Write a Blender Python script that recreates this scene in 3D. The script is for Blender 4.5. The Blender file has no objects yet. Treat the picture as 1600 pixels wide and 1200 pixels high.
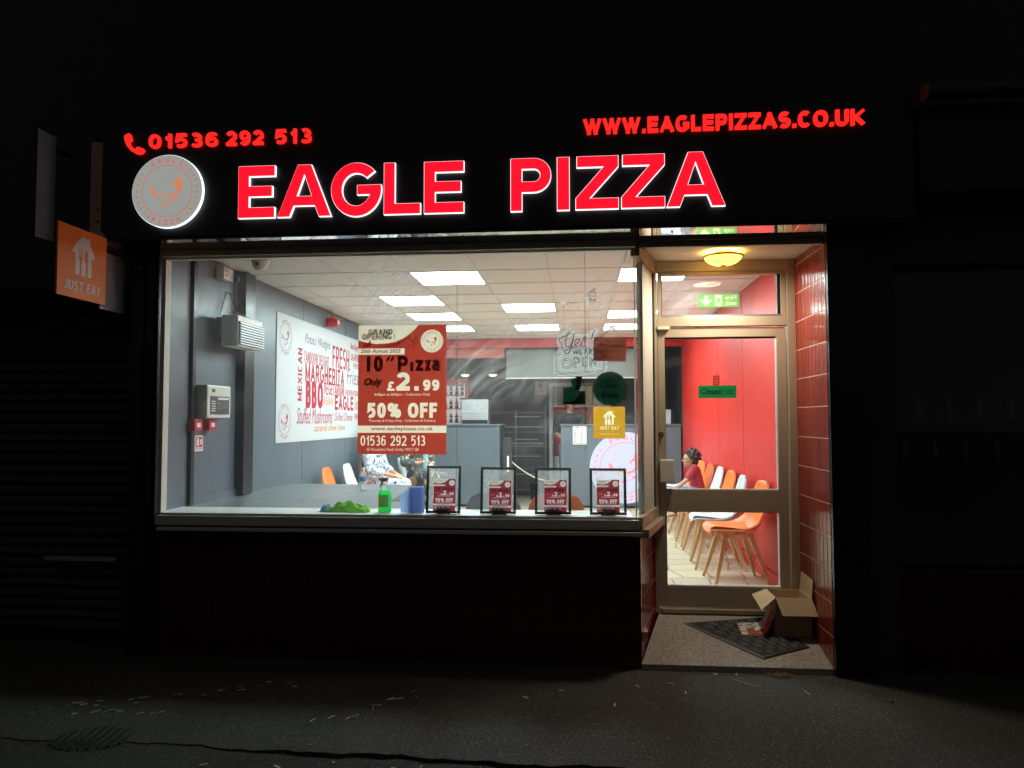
import bpy, bmesh, math, random
from mathutils import Vector, Matrix
from math import sin, cos, pi, radians as R
random.seed(7)
C = bpy.context.scene.collection
sc = bpy.context.scene
# ------------------------------------------------------------------ camera
cam = bpy.data.cameras.new('camera'); camo = bpy.data.objects.new('camera', cam); C.objects.link(camo)
cam.lens = 1144.5/1600*36; cam.sensor_width = 36; cam.clip_end = 400; cam.clip_start = .05
yaw, pitch, roll = .0881, .0489, -.0014
f_ = Vector((-sin(yaw)*cos(pitch), cos(yaw)*cos(pitch), sin(pitch)))
r_ = Vector((cos(yaw), sin(yaw), 0)); u_ = r_.cross(f_)
r2 = r_*cos(roll)+u_*sin(roll); u2 = -r_*sin(roll)+u_*cos(roll)
camo.matrix_world = Matrix(((r2.x,u2.x,-f_.x,0),(r2.y,u2.y,-f_.y,-4.80),(r2.z,u2.z,-f_.z,1.37),(0,0,0,1)))
sc.camera = camo
# ------------------------------------------------------------------ world, exposure
w = bpy.data.worlds.new('World'); sc.world = w; w.use_nodes = True
bg = w.node_tree.nodes['Background']; bg.inputs[0].default_value = (.50,.48,.47,1); bg.inputs[1].default_value = .052
sc.view_settings.view_transform = 'Standard'; sc.view_settings.look = 'None'
sc.view_settings.exposure = .28; sc.view_settings.gamma = 1
cy = sc.cycles; cy.use_denoising = True
try: cy.denoiser = 'OPENIMAGEDENOISE'
except Exception: pass
cy.max_bounces = 10; cy.diffuse_bounces = 5; cy.glossy_bounces = 4; cy.transparent_max_bounces = 16
cy.sample_clamp_indirect = 6; cy.caustics_reflective = False; cy.caustics_refractive = False
PANEL = 32.0      # strength of the ceiling panels
# ------------------------------------------------------------------ materials
MATS = {}
def nt(name):
    m = bpy.data.materials.new(name); m.use_nodes = True; t = m.node_tree
    return m, t, t.nodes['Principled BSDF']
def N(t, typ, **kw):
    n = t.nodes.new(typ)
    for k, v in kw.items():
        if k.startswith('i_'):
            key = k[2:]; key = int(key) if key.isdigit() else key
            n.inputs[key].default_value = v
        else: setattr(n, k, v)
    return n
def mat(name, col, rough=.5, metal=0, var=.12, scale=6, bump=0, bscale=40, coat=0, spec=.5, stretch=None, trans=0):
    """Painted / plain surface with uneven tone, wear and a little bump."""
    if name in MATS: return MATS[name]
    m, t, p = nt(name); L = t.links.new
    tc = N(t,'ShaderNodeTexCoord'); mp = N(t,'ShaderNodeMapping'); L(tc.outputs['Object'], mp.inputs[0])
    if stretch: mp.inputs['Scale'].default_value = stretch
    n = N(t,'ShaderNodeTexNoise'); n.inputs['Scale'].default_value = scale; n.inputs['Detail'].default_value = 6
    L(mp.outputs[0], n.inputs['Vector'])
    r = N(t,'ShaderNodeMapRange'); r.inputs[3].default_value = 1-var; r.inputs[4].default_value = 1+var
    L(n.outputs[0], r.inputs[0])
    mx = N(t,'ShaderNodeVectorMath', operation='SCALE'); mx.inputs[0].default_value = col[:3]; L(r.outputs[0], mx.inputs['Scale'])
    L(mx.outputs[0], p.inputs['Base Color'])
    rr = N(t,'ShaderNodeMapRange'); rr.inputs[3].default_value = max(.02, rough-.08); rr.inputs[4].default_value = min(1, rough+.1)
    n2 = N(t,'ShaderNodeTexNoise'); n2.inputs['Scale'].default_value = scale*2.7; L(mp.outputs[0], n2.inputs['Vector'])
    L(n2.outputs[0], rr.inputs[0]); L(rr.outputs[0], p.inputs['Roughness'])
    p.inputs['Metallic'].default_value = metal; p.inputs['Specular IOR Level'].default_value = spec
    p.inputs['Coat Weight'].default_value = coat; p.inputs['Coat Roughness'].default_value = .08
    if trans: p.inputs['Transmission Weight'].default_value = trans
    if bump:
        b = N(t,'ShaderNodeBump'); b.inputs['Strength'].default_value = bump; b.inputs['Distance'].default_value = .004
        n3 = N(t,'ShaderNodeTexNoise'); n3.inputs['Scale'].default_value = bscale; L(mp.outputs[0], n3.inputs['Vector'])
        L(n3.outputs[0], b.inputs['Height']); L(b.outputs[0], p.inputs['Normal'])
    MATS[name] = m; return m
def emit(name, col, s):
    if name in MATS: return MATS[name]
    m, t, p = nt(name); p.inputs['Base Color'].default_value = (col[0]*.15, col[1]*.15, col[2]*.15, 1)
    p.inputs['Emission Color'].default_value = (*col, 1); p.inputs['Emission Strength'].default_value = s
    p.inputs['Roughness'].default_value = .4
    MATS[name] = m; return m
def glass(name, dirt=.0, tint=(.97,.985,.98), refl=1.0, haze=0.0, wipe=None):
    if name in MATS: return MATS[name]
    m, t, p = nt(name); L = t.links.new; t.nodes.remove(p)
    out = t.nodes['Material Output']
    tr = N(t,'ShaderNodeBsdfTransparent'); tr.inputs[0].default_value = (*tint,1)
    gl = N(t,'ShaderNodeBsdfGlossy'); gl.inputs['Roughness'].default_value = .01
    fr = N(t,'ShaderNodeFresnel'); fr.inputs[0].default_value = 1.45
    fm = N(t,'ShaderNodeMath', operation='MULTIPLY'); fm.inputs[1].default_value = refl; L(fr.outputs[0], fm.inputs[0])
    m1 = N(t,'ShaderNodeMixShader'); L(fm.outputs[0], m1.inputs[0]); L(tr.outputs[0], m1.inputs[1]); L(gl.outputs[0], m1.inputs[2])
    last = m1
    if dirt or haze:
        tc = N(t,'ShaderNodeTexCoord'); mp = N(t,'ShaderNodeMapping'); L(tc.outputs['Object'], mp.inputs[0])
        mp.inputs['Rotation'].default_value = (0, .6, 0); mp.inputs['Scale'].default_value = (1.2,1,3.2)
        n = N(t,'ShaderNodeTexNoise'); n.inputs['Scale'].default_value = 1.6; n.inputs['Detail'].default_value = 7; n.inputs['Distortion'].default_value = 1.2
        L(mp.outputs[0], n.inputs['Vector'])
        r = N(t,'ShaderNodeMapRange', interpolation_type='SMOOTHSTEP'); r.inputs[1].default_value=.52; r.inputs[2].default_value=.85; r.inputs[3].default_value=haze; r.inputs[4].default_value=haze+dirt
        L(n.outputs[0], r.inputs[0]); fac = r.outputs[0]
        if wipe:      # curved cloth wipe marks and painted panel glare, centre (x, z), radius
            for (cx, cz, rad, amt) in wipe:
                sep = N(t,'ShaderNodeSeparateXYZ'); L(tc.outputs['Object'], sep.inputs[0])
                v = N(t,'ShaderNodeVectorMath', operation='SUBTRACT'); L(tc.outputs['Object'], v.inputs[0]); v.inputs[1].default_value=(cx,0,cz)
                v2 = N(t,'ShaderNodeVectorMath', operation='MULTIPLY'); L(v.outputs[0], v2.inputs[0]); v2.inputs[1].default_value=(1,0,1.25)
                ln = N(t,'ShaderNodeVectorMath', operation='LENGTH'); L(v2.outputs[0], ln.inputs[0])
                fall = N(t,'ShaderNodeMapRange', interpolation_type='SMOOTHSTEP'); fall.inputs[1].default_value=rad; fall.inputs[2].default_value=rad*.25; fall.inputs[3].default_value=0; fall.inputs[4].default_value=1
                L(ln.outputs['Value'], fall.inputs[0])
                v3 = N(t,'ShaderNodeVectorMath', operation='SUBTRACT'); L(tc.outputs['Object'], v3.inputs[0]); v3.inputs[1].default_value=(cx+rad*.9,0,cz-rad*1.1)
                l3 = N(t,'ShaderNodeVectorMath', operation='LENGTH'); L(v3.outputs[0], l3.inputs[0])
                nn = N(t,'ShaderNodeTexNoise', noise_dimensions='2D'); nn.inputs['Detail'].default_value=5; nn.inputs['Scale'].default_value=1
                cmb = N(t,'ShaderNodeCombineXYZ'); a = N(t,'ShaderNodeMath', operation='MULTIPLY'); a.inputs[1].default_value=34; L(l3.outputs['Value'], a.inputs[0]); L(a.outputs[0], cmb.inputs[0])
                b = N(t,'ShaderNodeMath', operation='MULTIPLY'); b.inputs[1].default_value=4; L(sep.outputs[0], b.inputs[0]); L(b.outputs[0], cmb.inputs[1])
                L(cmb.outputs[0], nn.inputs['Vector'])
                rg = N(t,'ShaderNodeMapRange'); rg.inputs[1].default_value=.35; rg.inputs[2].default_value=.75; rg.inputs[3].default_value=.25; rg.inputs[4].default_value=1; L(nn.outputs[0], rg.inputs[0])
                mu = N(t,'ShaderNodeMath', operation='MULTIPLY'); L(fall.outputs[0], mu.inputs[0]); L(rg.outputs[0], mu.inputs[1])
                ma = N(t,'ShaderNodeMath', operation='MULTIPLY_ADD'); L(mu.outputs[0], ma.inputs[0]); ma.inputs[1].default_value=amt; L(fac, ma.inputs[2]); fac = ma.outputs[0]
        df = N(t,'ShaderNodeBsdfDiffuse'); df.inputs[0].default_value=(.85,.88,.9,1)
        tl = N(t,'ShaderNodeBsdfTranslucent'); tl.inputs[0].default_value=(.85,.88,.9,1)
        md = N(t,'ShaderNodeMixShader'); md.inputs[0].default_value=.75; L(df.outputs[0], md.inputs[1]); L(tl.outputs[0], md.inputs[2])
        m2 = N(t,'ShaderNodeMixShader'); L(fac, m2.inputs[0]); L(m1.outputs[0], m2.inputs[1]); L(md.outputs[0], m2.inputs[2]); last = m2
    L(last.outputs[0], out.inputs[0]); MATS[name] = m; return m
def paper(name, col, trans=.55, filt=None, rough=.5):
    '''printed paper or vinyl: part diffuse, part translucent, so the lit room shows through it'''
    if name in MATS: return MATS[name]
    m, t, p = nt(name); L = t.links.new; out = t.nodes['Material Output']
    tc = N(t,'ShaderNodeTexCoord'); n = N(t,'ShaderNodeTexNoise'); n.inputs['Scale'].default_value=7; n.inputs['Detail'].default_value=5; L(tc.outputs['Object'], n.inputs['Vector'])
    r = N(t,'ShaderNodeMapRange'); r.inputs[3].default_value=.9; r.inputs[4].default_value=1.1; L(n.outputs[0], r.inputs[0])
    sc_ = N(t,'ShaderNodeVectorMath', operation='SCALE'); sc_.inputs[0].default_value=col; L(r.outputs[0], sc_.inputs['Scale'])
    L(sc_.outputs[0], p.inputs['Base Color']); p.inputs['Roughness'].default_value=rough; p.inputs['Specular IOR Level'].default_value=.25
    if filt: tl = N(t,'ShaderNodeBsdfTransparent'); tl.inputs[0].default_value=(*filt,1)
    else: tl = N(t,'ShaderNodeBsdfTranslucent'); L(sc_.outputs[0], tl.inputs[0])
    mx = N(t,'ShaderNodeMixShader'); mx.inputs[0].default_value=trans; L(p.outputs[0], mx.inputs[1]); L(tl.outputs[0], mx.inputs[2]); L(mx.outputs[0], out.inputs[0])
    MATS[name]=m; return m
def tiles(name,ca=(.20,.020,.013),cb=(.38,.048,.030),cg=(.70,.55,.47)):
    """Tall glazed red tiles in aligned courses: pale horizontal grout, dark upright joints."""
    m, t, p = nt(name); L = t.links.new
    tc = N(t,'ShaderNodeTexCoord'); s = N(t,'ShaderNodeSeparateXYZ'); L(tc.outputs['Object'], s.inputs[0])
    def M(op, a, b=None, c=None):
        n = N(t,'ShaderNodeMath', operation=op)
        for i, v in enumerate((a,b,c)):
            if v is None: continue
            if isinstance(v, (int,float)): n.inputs[i].default_value = v
            else: L(v, n.inputs[i])
        return n.outputs[0]
    along = M('ADD', s.outputs[0], s.outputs[1])
    u = M('DIVIDE', along, .0745); v = M('DIVIDE', M('ADD', s.outputs[2], .187), .2052)
    fu = M('FRACT', u); fv = M('FRACT', v)
    eu = M('MINIMUM', fu, M('SUBTRACT', 1, fu)); ev = M('MINIMUM', fv, M('SUBTRACT', 1, fv))
    ju = M('LESS_THAN', eu, .045); jv = M('LESS_THAN', ev, .011)
    cid = N(t,'ShaderNodeCombineXYZ'); L(M('FLOOR', u), cid.inputs[0]); L(M('FLOOR', v), cid.inputs[1])
    wn = N(t,'ShaderNodeTexWhiteNoise'); L(cid.outputs[0], wn.inputs['Vector'])
    no = N(t,'ShaderNodeTexNoise'); no.inputs['Scale'].default_value=9; no.inputs['Detail'].default_value=5; L(tc.outputs['Object'], no.inputs['Vector'])
    k = M('ADD', M('MULTIPLY', wn.outputs['Value'], .35), M('MULTIPLY', no.outputs[0], .6))
    cr = N(t,'ShaderNodeMix', data_type='RGBA'); cr.inputs[6].default_value=(*ca,1); cr.inputs[7].default_value=(*cb,1); L(k, cr.inputs[0])
    c2 = N(t,'ShaderNodeMix', data_type='RGBA'); L(ju, c2.inputs[0]); L(cr.outputs[2], c2.inputs[6]); c2.inputs[7].default_value=(*[q*.35 for q in ca],1)
    c3 = N(t,'ShaderNodeMix', data_type='RGBA'); L(jv, c3.inputs[0]); L(c2.outputs[2], c3.inputs[6]); c3.inputs[7].default_value=(*cg,1)
    L(c3.outputs[2], p.inputs['Base Color'])
    joint = M('MAXIMUM', ju, jv)
    L(M('MULTIPLY_ADD', joint, .6, .20), p.inputs['Roughness'])
    # each tile is a shallow cushion, so its highlight breaks at every joint
    pu = M('MULTIPLY', M('MINIMUM', eu, .12), 6.0); pv = M('MULTIPLY', M('MINIMUM', ev, .05), 6.0)
    no2 = N(t,'ShaderNodeTexNoise'); no2.inputs['Scale'].default_value=22; L(tc.outputs['Object'], no2.inputs['Vector'])
    h = M('ADD', M('ADD', pu, pv), M('ADD', M('MULTIPLY', no2.outputs[0], .5), M('MULTIPLY', wn.outputs['Value'], .4)))
    b = N(t,'ShaderNodeBump'); b.inputs['Strength'].default_value=.40; b.inputs['Distance'].default_value=.004; L(h, b.inputs['Height']); L(b.outputs[0], p.inputs['Normal'])
    MATS[name] = m; return m
def asphalt(name, c0, c1, bump=.6, speck=.12, stain=None):
    m, t, p = nt(name); L = t.links.new
    tc = N(t,'ShaderNodeTexCoord')
    n1 = N(t,'ShaderNodeTexNoise'); n1.inputs['Scale'].default_value=1.3; n1.inputs['Detail'].default_value=8; L(tc.outputs['Object'], n1.inputs['Vector'])
    v = N(t,'ShaderNodeTexVoronoi'); v.inputs['Scale'].default_value=210; L(tc.outputs['Object'], v.inputs['Vector'])
    n2 = N(t,'ShaderNodeTexNoise'); n2.inputs['Scale'].default_value=60; n2.inputs['Detail'].default_value=6; L(tc.outputs['Object'], n2.inputs['Vector'])
    mx = N(t,'ShaderNodeMix', data_type='RGBA'); mx.inputs[6].default_value=(*c0,1); mx.inputs[7].default_value=(*c1,1); L(n1.outputs[0], mx.inputs[0])
    sp = N(t,'ShaderNodeMath', operation='GREATER_THAN'); sp.inputs[1].default_value=.94
    ss = N(t,'ShaderNodeSeparateColor'); L(v.outputs['Color'], ss.inputs[0]); L(ss.outputs[0], sp.inputs[0])
    m2 = N(t,'ShaderNodeMix', data_type='RGBA'); m2.inputs[7].default_value=(speck,speck*.97,speck*.9,1)
    L(sp.outputs[0], m2.inputs[0]); L(mx.outputs[2], m2.inputs[6])
    m3 = N(t,'ShaderNodeMix', data_type='RGBA', blend_type='MULTIPLY'); m3.inputs[0].default_value=.7; L(m2.outputs[2], m3.inputs[6])
    rr = N(t,'ShaderNodeMapRange'); rr.inputs[1].default_value=.3; rr.inputs[2].default_value=.7; rr.inputs[3].default_value=.45; rr.inputs[4].default_value=1.4; L(n2.outputs[0], rr.inputs[0])
    L(rr.outputs[0], m3.inputs[7]); L(m3.outputs[2], p.inputs['Base Color'])
    p.inputs['Roughness'].default_value=.85
    ad = N(t,'ShaderNodeMath', operation='ADD'); L(v.outputs['Distance'], ad.inputs[0]); L(n2.outputs[0], ad.inputs[1])
    b = N(t,'ShaderNodeBump'); b.inputs['Strength'].default_value=bump; b.inputs['Distance'].default_value=.006; L(ad.outputs[0], b.inputs['Height']); L(b.outputs[0], p.inputs['Normal'])
    MATS[name]=m; return m
def vor(name, c, line, scale, width, rough=.4, rand=1, var=.15):
    m, t, p = nt(name); L = t.links.new
    tc = N(t,'ShaderNodeTexCoord'); mp = N(t,'ShaderNodeMapping'); L(tc.outputs['Object'], mp.inputs[0])
    sx = N(t,'ShaderNodeMapping'); L(tc.outputs['Object'], sx.inputs[0])
    v = N(t,'ShaderNodeTexVoronoi', feature='DISTANCE_TO_EDGE', voronoi_dimensions='2D'); v.inputs['Scale'].default_value=scale; v.inputs['Randomness'].default_value=rand
    vc = N(t,'ShaderNodeTexVoronoi', voronoi_dimensions='2D'); vc.inputs['Scale'].default_value=scale; vc.inputs['Randomness'].default_value=rand
    L(mp.outputs[0], v.inputs['Vector']); L(mp.outputs[0], vc.inputs['Vector'])
    lt = N(t,'ShaderNodeMath', operation='LESS_THAN'); lt.inputs[1].default_value=width; L(v.outputs['Distance'], lt.inputs[0])
    hs = N(t,'ShaderNodeHueSaturation'); hs.inputs['Color'].default_value=(*c,1)
    ss = N(t,'ShaderNodeSeparateColor'); L(vc.outputs['Color'], ss.inputs[0])
    r = N(t,'ShaderNodeMapRange'); r.inputs[3].default_value=1-var; r.inputs[4].default_value=1+var; L(ss.outputs[0], r.inputs[0]); L(r.outputs[0], hs.inputs['Value'])
    mx = N(t,'ShaderNodeMix', data_type='RGBA'); L(lt.outputs[0], mx.inputs[0]); L(hs.outputs[0], mx.inputs[6]); mx.inputs[7].default_value=(*line,1)
    L(mx.outputs[2], p.inputs['Base Color']); p.inputs['Roughness'].default_value=rough
    MATS[name]=m; return m
def pattern(name, cols, scale, rough=.9):
    """Printed cloth: hard-edged blobs of several colours."""
    m, t, p = nt(name); L = t.links.new
    tc = N(t,'ShaderNodeTexCoord'); n = N(t,'ShaderNodeTexNoise'); n.inputs['Scale'].default_value=scale; n.inputs['Detail'].default_value=3; n.inputs['Distortion'].default_value=1.5
    L(tc.outputs['Object'], n.inputs['Vector']); cr = N(t,'ShaderNodeValToRGB'); cr.color_ramp.interpolation='CONSTANT'
    e = cr.color_ramp.elements; e[0].position=0; e[0].color=(*cols[0][1],1); e[1].position=cols[1][0]; e[1].color=(*cols[1][1],1)
    for pos, c in cols[2:]:
        q = e.new(pos); q.color=(*c,1)
    L(n.outputs[0], cr.inputs[0]); L(cr.outputs[0], p.inputs['Base Color']); p.inputs['Roughness'].default_value=rough
    MATS[name]=m; return m

GREY = mat('grey_wall_paint', (.108,.138,.165), .36, var=.15, scale=3, bump=.15, bscale=25)
GREYD = mat('dark_grey_paint', (.032,.032,.034), .5, var=.3, scale=3)
CHAR = mat('charcoal_wall', (.060,.057,.062), .6, var=.35, scale=2.5)
BLACKM = mat('black_gloss_metal', (.008,.008,.010), .30, var=.3)
BLACK = mat('black_plastic', (.008,.008,.009), .4)
FASC = mat('black_fascia_panel', (.004,.004,.005), .42, var=.3, scale=3)
REDW = mat('red_wall_panel', (.62,.032,.022), .42, var=.06, scale=2, spec=.3)
REDP = mat('red_plastic', (.55,.02,.03), .4)
CREAM = mat('cream_plaster', (.78,.70,.60), .8, var=.16, scale=5, bump=.3, bscale=18)
CEIL = mat('ceiling_tile', (.72,.735,.71), .9, var=.03, bump=.2, bscale=120)
GRID = mat('ceiling_grid_metal', (.62,.61,.58), .5)
ALU = mat('bronze_anodised_aluminium', (.44,.37,.27), .40, metal=.15, var=.16, scale=4, stretch=(1,1,.4), bump=.1)
ALUD = mat('grey_aluminium', (.68,.65,.56), .45, metal=.0, var=.14, scale=4, stretch=(.6,1,1), bump=.1)
WHITE = mat('white_plastic', (.74,.74,.72), .4, var=.05)
WHITEV = mat('white_banner_vinyl', (.47,.50,.52), .45, var=.03)
ORANGE = mat('orange_shell_plastic', (.85,.19,.035), .45, var=.06)
SHELLW = mat('pale_grey_shell_plastic', (.62,.66,.70), .35, var=.05)
SHELLG = mat('grey_shell_plastic', (.30,.33,.37), .35, var=.05)
WOOD = mat('pale_beech_wood', (.62,.38,.18), .5, var=.18, scale=8, stretch=(6,6,.7))
TILE = tiles('red_glazed_tile'); TILED = tiles('shaded_red_glazed_tile',(.030,.008,.007),(.055,.013,.010),(.10,.08,.07))  # second one: copy of the red tile with the riser's shade in its colour
SLAB = asphalt('worn_concrete_slab', (.30,.265,.225), (.46,.42,.36), .3, .55)
PAVE = asphalt('old_tarmac_pavement', (.045,.045,.040), (.085,.083,.074), .8, .24)
ROADM = asphalt('coarse_tarmac', (.026,.028,.024), (.07,.07,.06), 1.0, .18)
FLOORM = vor('pale_irregular_floor_tile', (.57,.49,.36), (.13,.10,.07), 3.3, .022, .35, .45, .10)
CARD = mat('brown_cardboard', (.66,.50,.29), .8, var=.08, scale=12)
CARDD = mat('shaded_brown_cardboard', (.30,.22,.14), .8, var=.2)  # same cardboard, darkened to paint the shade on the box front
SILV = mat('brushed_steel', (.55,.56,.57), .35, metal=.8, stretch=(1,1,12))
SKIN = mat('warm_skin', (.50,.27,.17), .55, var=.06, spec=.35)
SKIN2 = mat('brown_skin', (.42,.23,.14), .55, var=.06, spec=.35)
HAIR = mat('dark_brown_hair', (.028,.018,.012), .6, var=.5, scale=60, bump=.8, bscale=90)
SHIRT = mat('crimson_cotton', (.36,.035,.06), .9, var=.15, scale=14, bump=.4, bscale=14)
DENIM = mat('blue_denim', (.12,.19,.32), .9, var=.3, scale=30)
TEE = mat('black_cotton', (.018,.018,.021), .85, var=.25, bump=.4, bscale=12)
FLORAL = pattern('blue_and_white_floral_cotton', [(0,(.05,.09,.32)),(.42,(.70,.72,.74)),(.55,(.16,.20,.28)),(.60,(.72,.72,.72)),(.68,(.10,.17,.45))], 13)
GOLDT = pattern('charcoal_cloth_with_gold_motif', [(0,(.06,.065,.07)),(.58,(.50,.45,.28)),(.65,(.06,.065,.07))], 9)
MINT = pattern('soft_teal_scarf_cloth', [(0,(.20,.34,.36)),(.55,(.30,.45,.46))], 8)
M_RED = emit('lit_red_acrylic', (1,.006,.022), 1.05)
M_RED2 = emit('lit_small_red_acrylic', (1,.018,.014), 1.05)
M_HALO = emit('lit_white_acrylic_return', (1,.93,.95), 1.15)
M_HALOC = emit('lit_cool_acrylic_return', (.86,.95,1), 1.25)
M_DISC = emit('dim_backlit_opal', (.27,.28,.26), .95)
M_DISCR = emit('dim_backlit_red_film', (.50,.10,.075), 1.0)
M_DISCO = emit('dim_backlit_orange_film', (.56,.17,.08), 1.0)
M_LED = emit('led_panel', (.78,.985,.98), PANEL)
M_LAMP = emit('warm_lamp_glass', (1,.66,.13), 2.0)
M_CLOGO = emit('lit_counter_logo', (.60,.62,.80), .95)
M_CLOGOR = emit('lit_counter_logo_red', (.95,.28,.30), 1.0)
# ------------------------------------------------------------------ mesh builder
class MB:
    def __init__(s): s.v=[]; s.f=[]; s.m=[]; s.mats=[]; s.sm=[]
    def mi(s, m):
        if m not in s.mats: s.mats.append(m)
        return s.mats.index(m)
    def add(s, vs, fs, m, M=None, smooth=False):
        o=len(s.v); i=s.mi(m)
        s.v += [tuple(M@Vector(v)) if M is not None else tuple(v) for v in vs]
        s.f += [tuple(o+k for k in f) for f in fs]; s.m += [i]*len(fs); s.sm += [smooth]*len(fs); return s
    def box(s, x0,x1,y0,y1,z0,z1, m, M=None, bev=0):
        if bev:
            bm=bmesh.new(); bmesh.ops.create_cube(bm,size=1)
            for v in bm.verts: v.co=Vector(((x0+x1)/2+v.co.x*(x1-x0),(y0+y1)/2+v.co.y*(y1-y0),(z0+z1)/2+v.co.z*(z1-z0)))
            bmesh.ops.bevel(bm,geom=bm.edges[:],offset=bev,segments=2,affect='EDGES',profile=.6)
            bm.verts.ensure_lookup_table()
            s.add([v.co.copy() for v in bm.verts],[[v.index for v in f.verts] for f in bm.faces],m,M); bm.free(); return s
        vs=[(x,y,z) for x in (x0,x1) for y in (y0,y1) for z in (z0,z1)]
        return s.add(vs,[(0,1,3,2),(4,6,7,5),(0,4,5,1),(2,3,7,6),(0,2,6,4),(1,5,7,3)],m,M)
    def cyl(s, p0,p1,r0,m,r1=None,n=16,M=None,caps=True,smooth=True):
        p0,p1=Vector(p0),Vector(p1); r1=r0 if r1 is None else r1; d=(p1-p0).normalized()
        a=d.orthogonal().normalized(); b=d.cross(a); vs=[]
        for p,r in ((p0,r0),(p1,r1)):
            vs += [p+(a*cos(2*pi*k/n)+b*sin(2*pi*k/n))*r for k in range(n)]
        s.add(vs,[(k,(k+1)%n,n+(k+1)%n,n+k) for k in range(n)],m,M,smooth)
        if caps: s.add(vs,[tuple(range(n))[::-1],tuple(range(n,2*n))],m,M)
        return s
    def tube(s, pts, r, m, n=8, M=None):
        for a,b in zip(pts[:-1],pts[1:]): s.cyl(a,b,r,m,n=n,M=M)
        return s
    def lathe(s, prof, m, n=28, M=None, smooth=True, sx=1, sy=1):
        vs=[]; fs=[]
        for r,z in prof: vs += [(r*cos(2*pi*k/n)*sx, r*sin(2*pi*k/n)*sy, z) for k in range(n)]
        for j in range(len(prof)-1):
            for k in range(n): fs.append((j*n+k,j*n+(k+1)%n,(j+1)*n+(k+1)%n,(j+1)*n+k))
        s.add(vs,fs,m,M,smooth); return s
    def ell(s, c, rad, m, M=None, n=14, rot=None):
        bm=bmesh.new(); bmesh.ops.create_uvsphere(bm,u_segments=n,v_segments=max(6,n//2+1),radius=1)
        T=Matrix.Translation(c)@(rot.to_4x4() if rot is not None else Matrix())@Matrix.Diagonal((*rad,1))
        bm.verts.ensure_lookup_table()
        s.add([T@v.co for v in bm.verts],[[v.index for v in f.verts] for f in bm.faces],m,M,True); bm.free(); return s
    def capsule(s, p0,p1,r0,r1,m,n=12,M=None):
        s.cyl(p0,p1,r0,m,r1,n,M); s.ell(p0,(r0,)*3,m,M,n); s.ell(p1,(r1,)*3,m,M,n); return s
    def prism(s, pts, y0, y1, m, M=None):
        """outline in x, z with thickness y0..y1"""
        n=len(pts); vs=[(x,y0,z) for x,z in pts]+[(x,y1,z) for x,z in pts]
        return s.add(vs,[tuple(range(n)),tuple(range(2*n-1,n-1,-1))]+[(k,n+k,n+(k+1)%n,(k+1)%n) for k in range(n)],m,M)
    def mesh(s, name, off=None):
        me=bpy.data.meshes.new(name)
        vs = s.v if off is None else [(a-off[0],b-off[1],c-off[2]) for a,b,c in s.v]
        me.from_pydata(vs,[],s.f)
        for m in s.mats: me.materials.append(m)
        me.polygons.foreach_set('material_index',s.m); me.polygons.foreach_set('use_smooth',s.sm)
        me.update(); return me
# ------------------------------------------------------------------ objects
def tag(o,label=None,cat=None,group=None,kind=None):
    if label: o['label']=label
    if cat: o['category']=cat
    if group: o['group']=group
    if kind: o['kind']=kind
    return o
class T:
    """A thing: an Empty at its base with parts built in world coordinates (or local when local=True)."""
    def __init__(s,name,label,cat,loc=(0,0,0),group=None,rz=0,M=None,local=False):
        s.o=bpy.data.objects.new(name,None); C.objects.link(s.o); s.o.empty_display_size=.1
        if M is not None: s.o.matrix_world=M; s.off=None
        else: s.o.location=loc; s.o.rotation_euler=(0,0,rz); s.off=None if (local or rz) else loc
        tag(s.o,label,cat,group)
    def part(s,name,mb,label=None,parent=None):
        o=bpy.data.objects.new(name,mb.mesh(name,s.off)); C.objects.link(o); o.parent=parent or s.o
        if label: o['label']=label
        return o
def single(name,mb,label=None,cat=None,group=None,kind=None,loc=(0,0,0)):
    o=bpy.data.objects.new(name,mb.mesh(name,loc)); C.objects.link(o); o.location=loc
    return tag(o,label,cat,group,kind)
def copy_tree(o,parent=None):
    c=o.copy(); C.objects.link(c); c.parent=parent
    for ch in [x for x in o.children]: copy_tree(ch,c)
    return c
# flat lettering: vector curves turned into meshes, x right, y up, z towards the reader
def curve_data(make):
    cu=make(); o=bpy.data.objects.new('tmp',cu); C.objects.link(o)
    dg=bpy.context.evaluated_depsgraph_get(); me=bpy.data.meshes.new_from_object(o.evaluated_get(dg))
    vs=[v.co.copy() for v in me.vertices]; fs=[tuple(p.vertices) for p in me.polygons]
    bpy.data.objects.remove(o); bpy.data.meshes.remove(me); bpy.data.curves.remove(cu); return vs,fs
_tc={}
def text_data(s,bold=0,ext=0,shear=0,sp=1):
    k=(s,bold,ext,shear,sp)
    if k not in _tc:
        def mk():
            c=bpy.data.curves.new('t','FONT'); c.body=s; c.size=1; c.offset=bold; c.extrude=ext; c.shear=shear; c.resolution_u=3; c.space_character=sp; return c
        _tc[k]=curve_data(mk)
    return _tc[k]
def text(mb,s,x0,y0,x1,y1,z,m,bold=.018,shear=0,thick=.0004,M=None,rot=0,sp=1):
    """fit the words into the box (y up)"""
    vs,fs=text_data(s,bold,.5,shear,sp)
    if not vs: return
    ax=min(v.x for v in vs); bx=max(v.x for v in vs); ay=min(v.y for v in vs); by=max(v.y for v in vs)
    if rot:   # reads upwards
        q=[(x0+(x1-x0)*(1-(v.y-ay)/(by-ay)), y0+(y1-y0)*(v.x-ax)/(bx-ax), z+(v.z+.5)*thick) for v in vs]
    else:
        q=[(x0+(x1-x0)*(v.x-ax)/(bx-ax), y0+(y1-y0)*(v.y-ay)/(by-ay), z+(v.z+.5)*thick) for v in vs]
    mb.add(q,fs,m,M)
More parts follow.
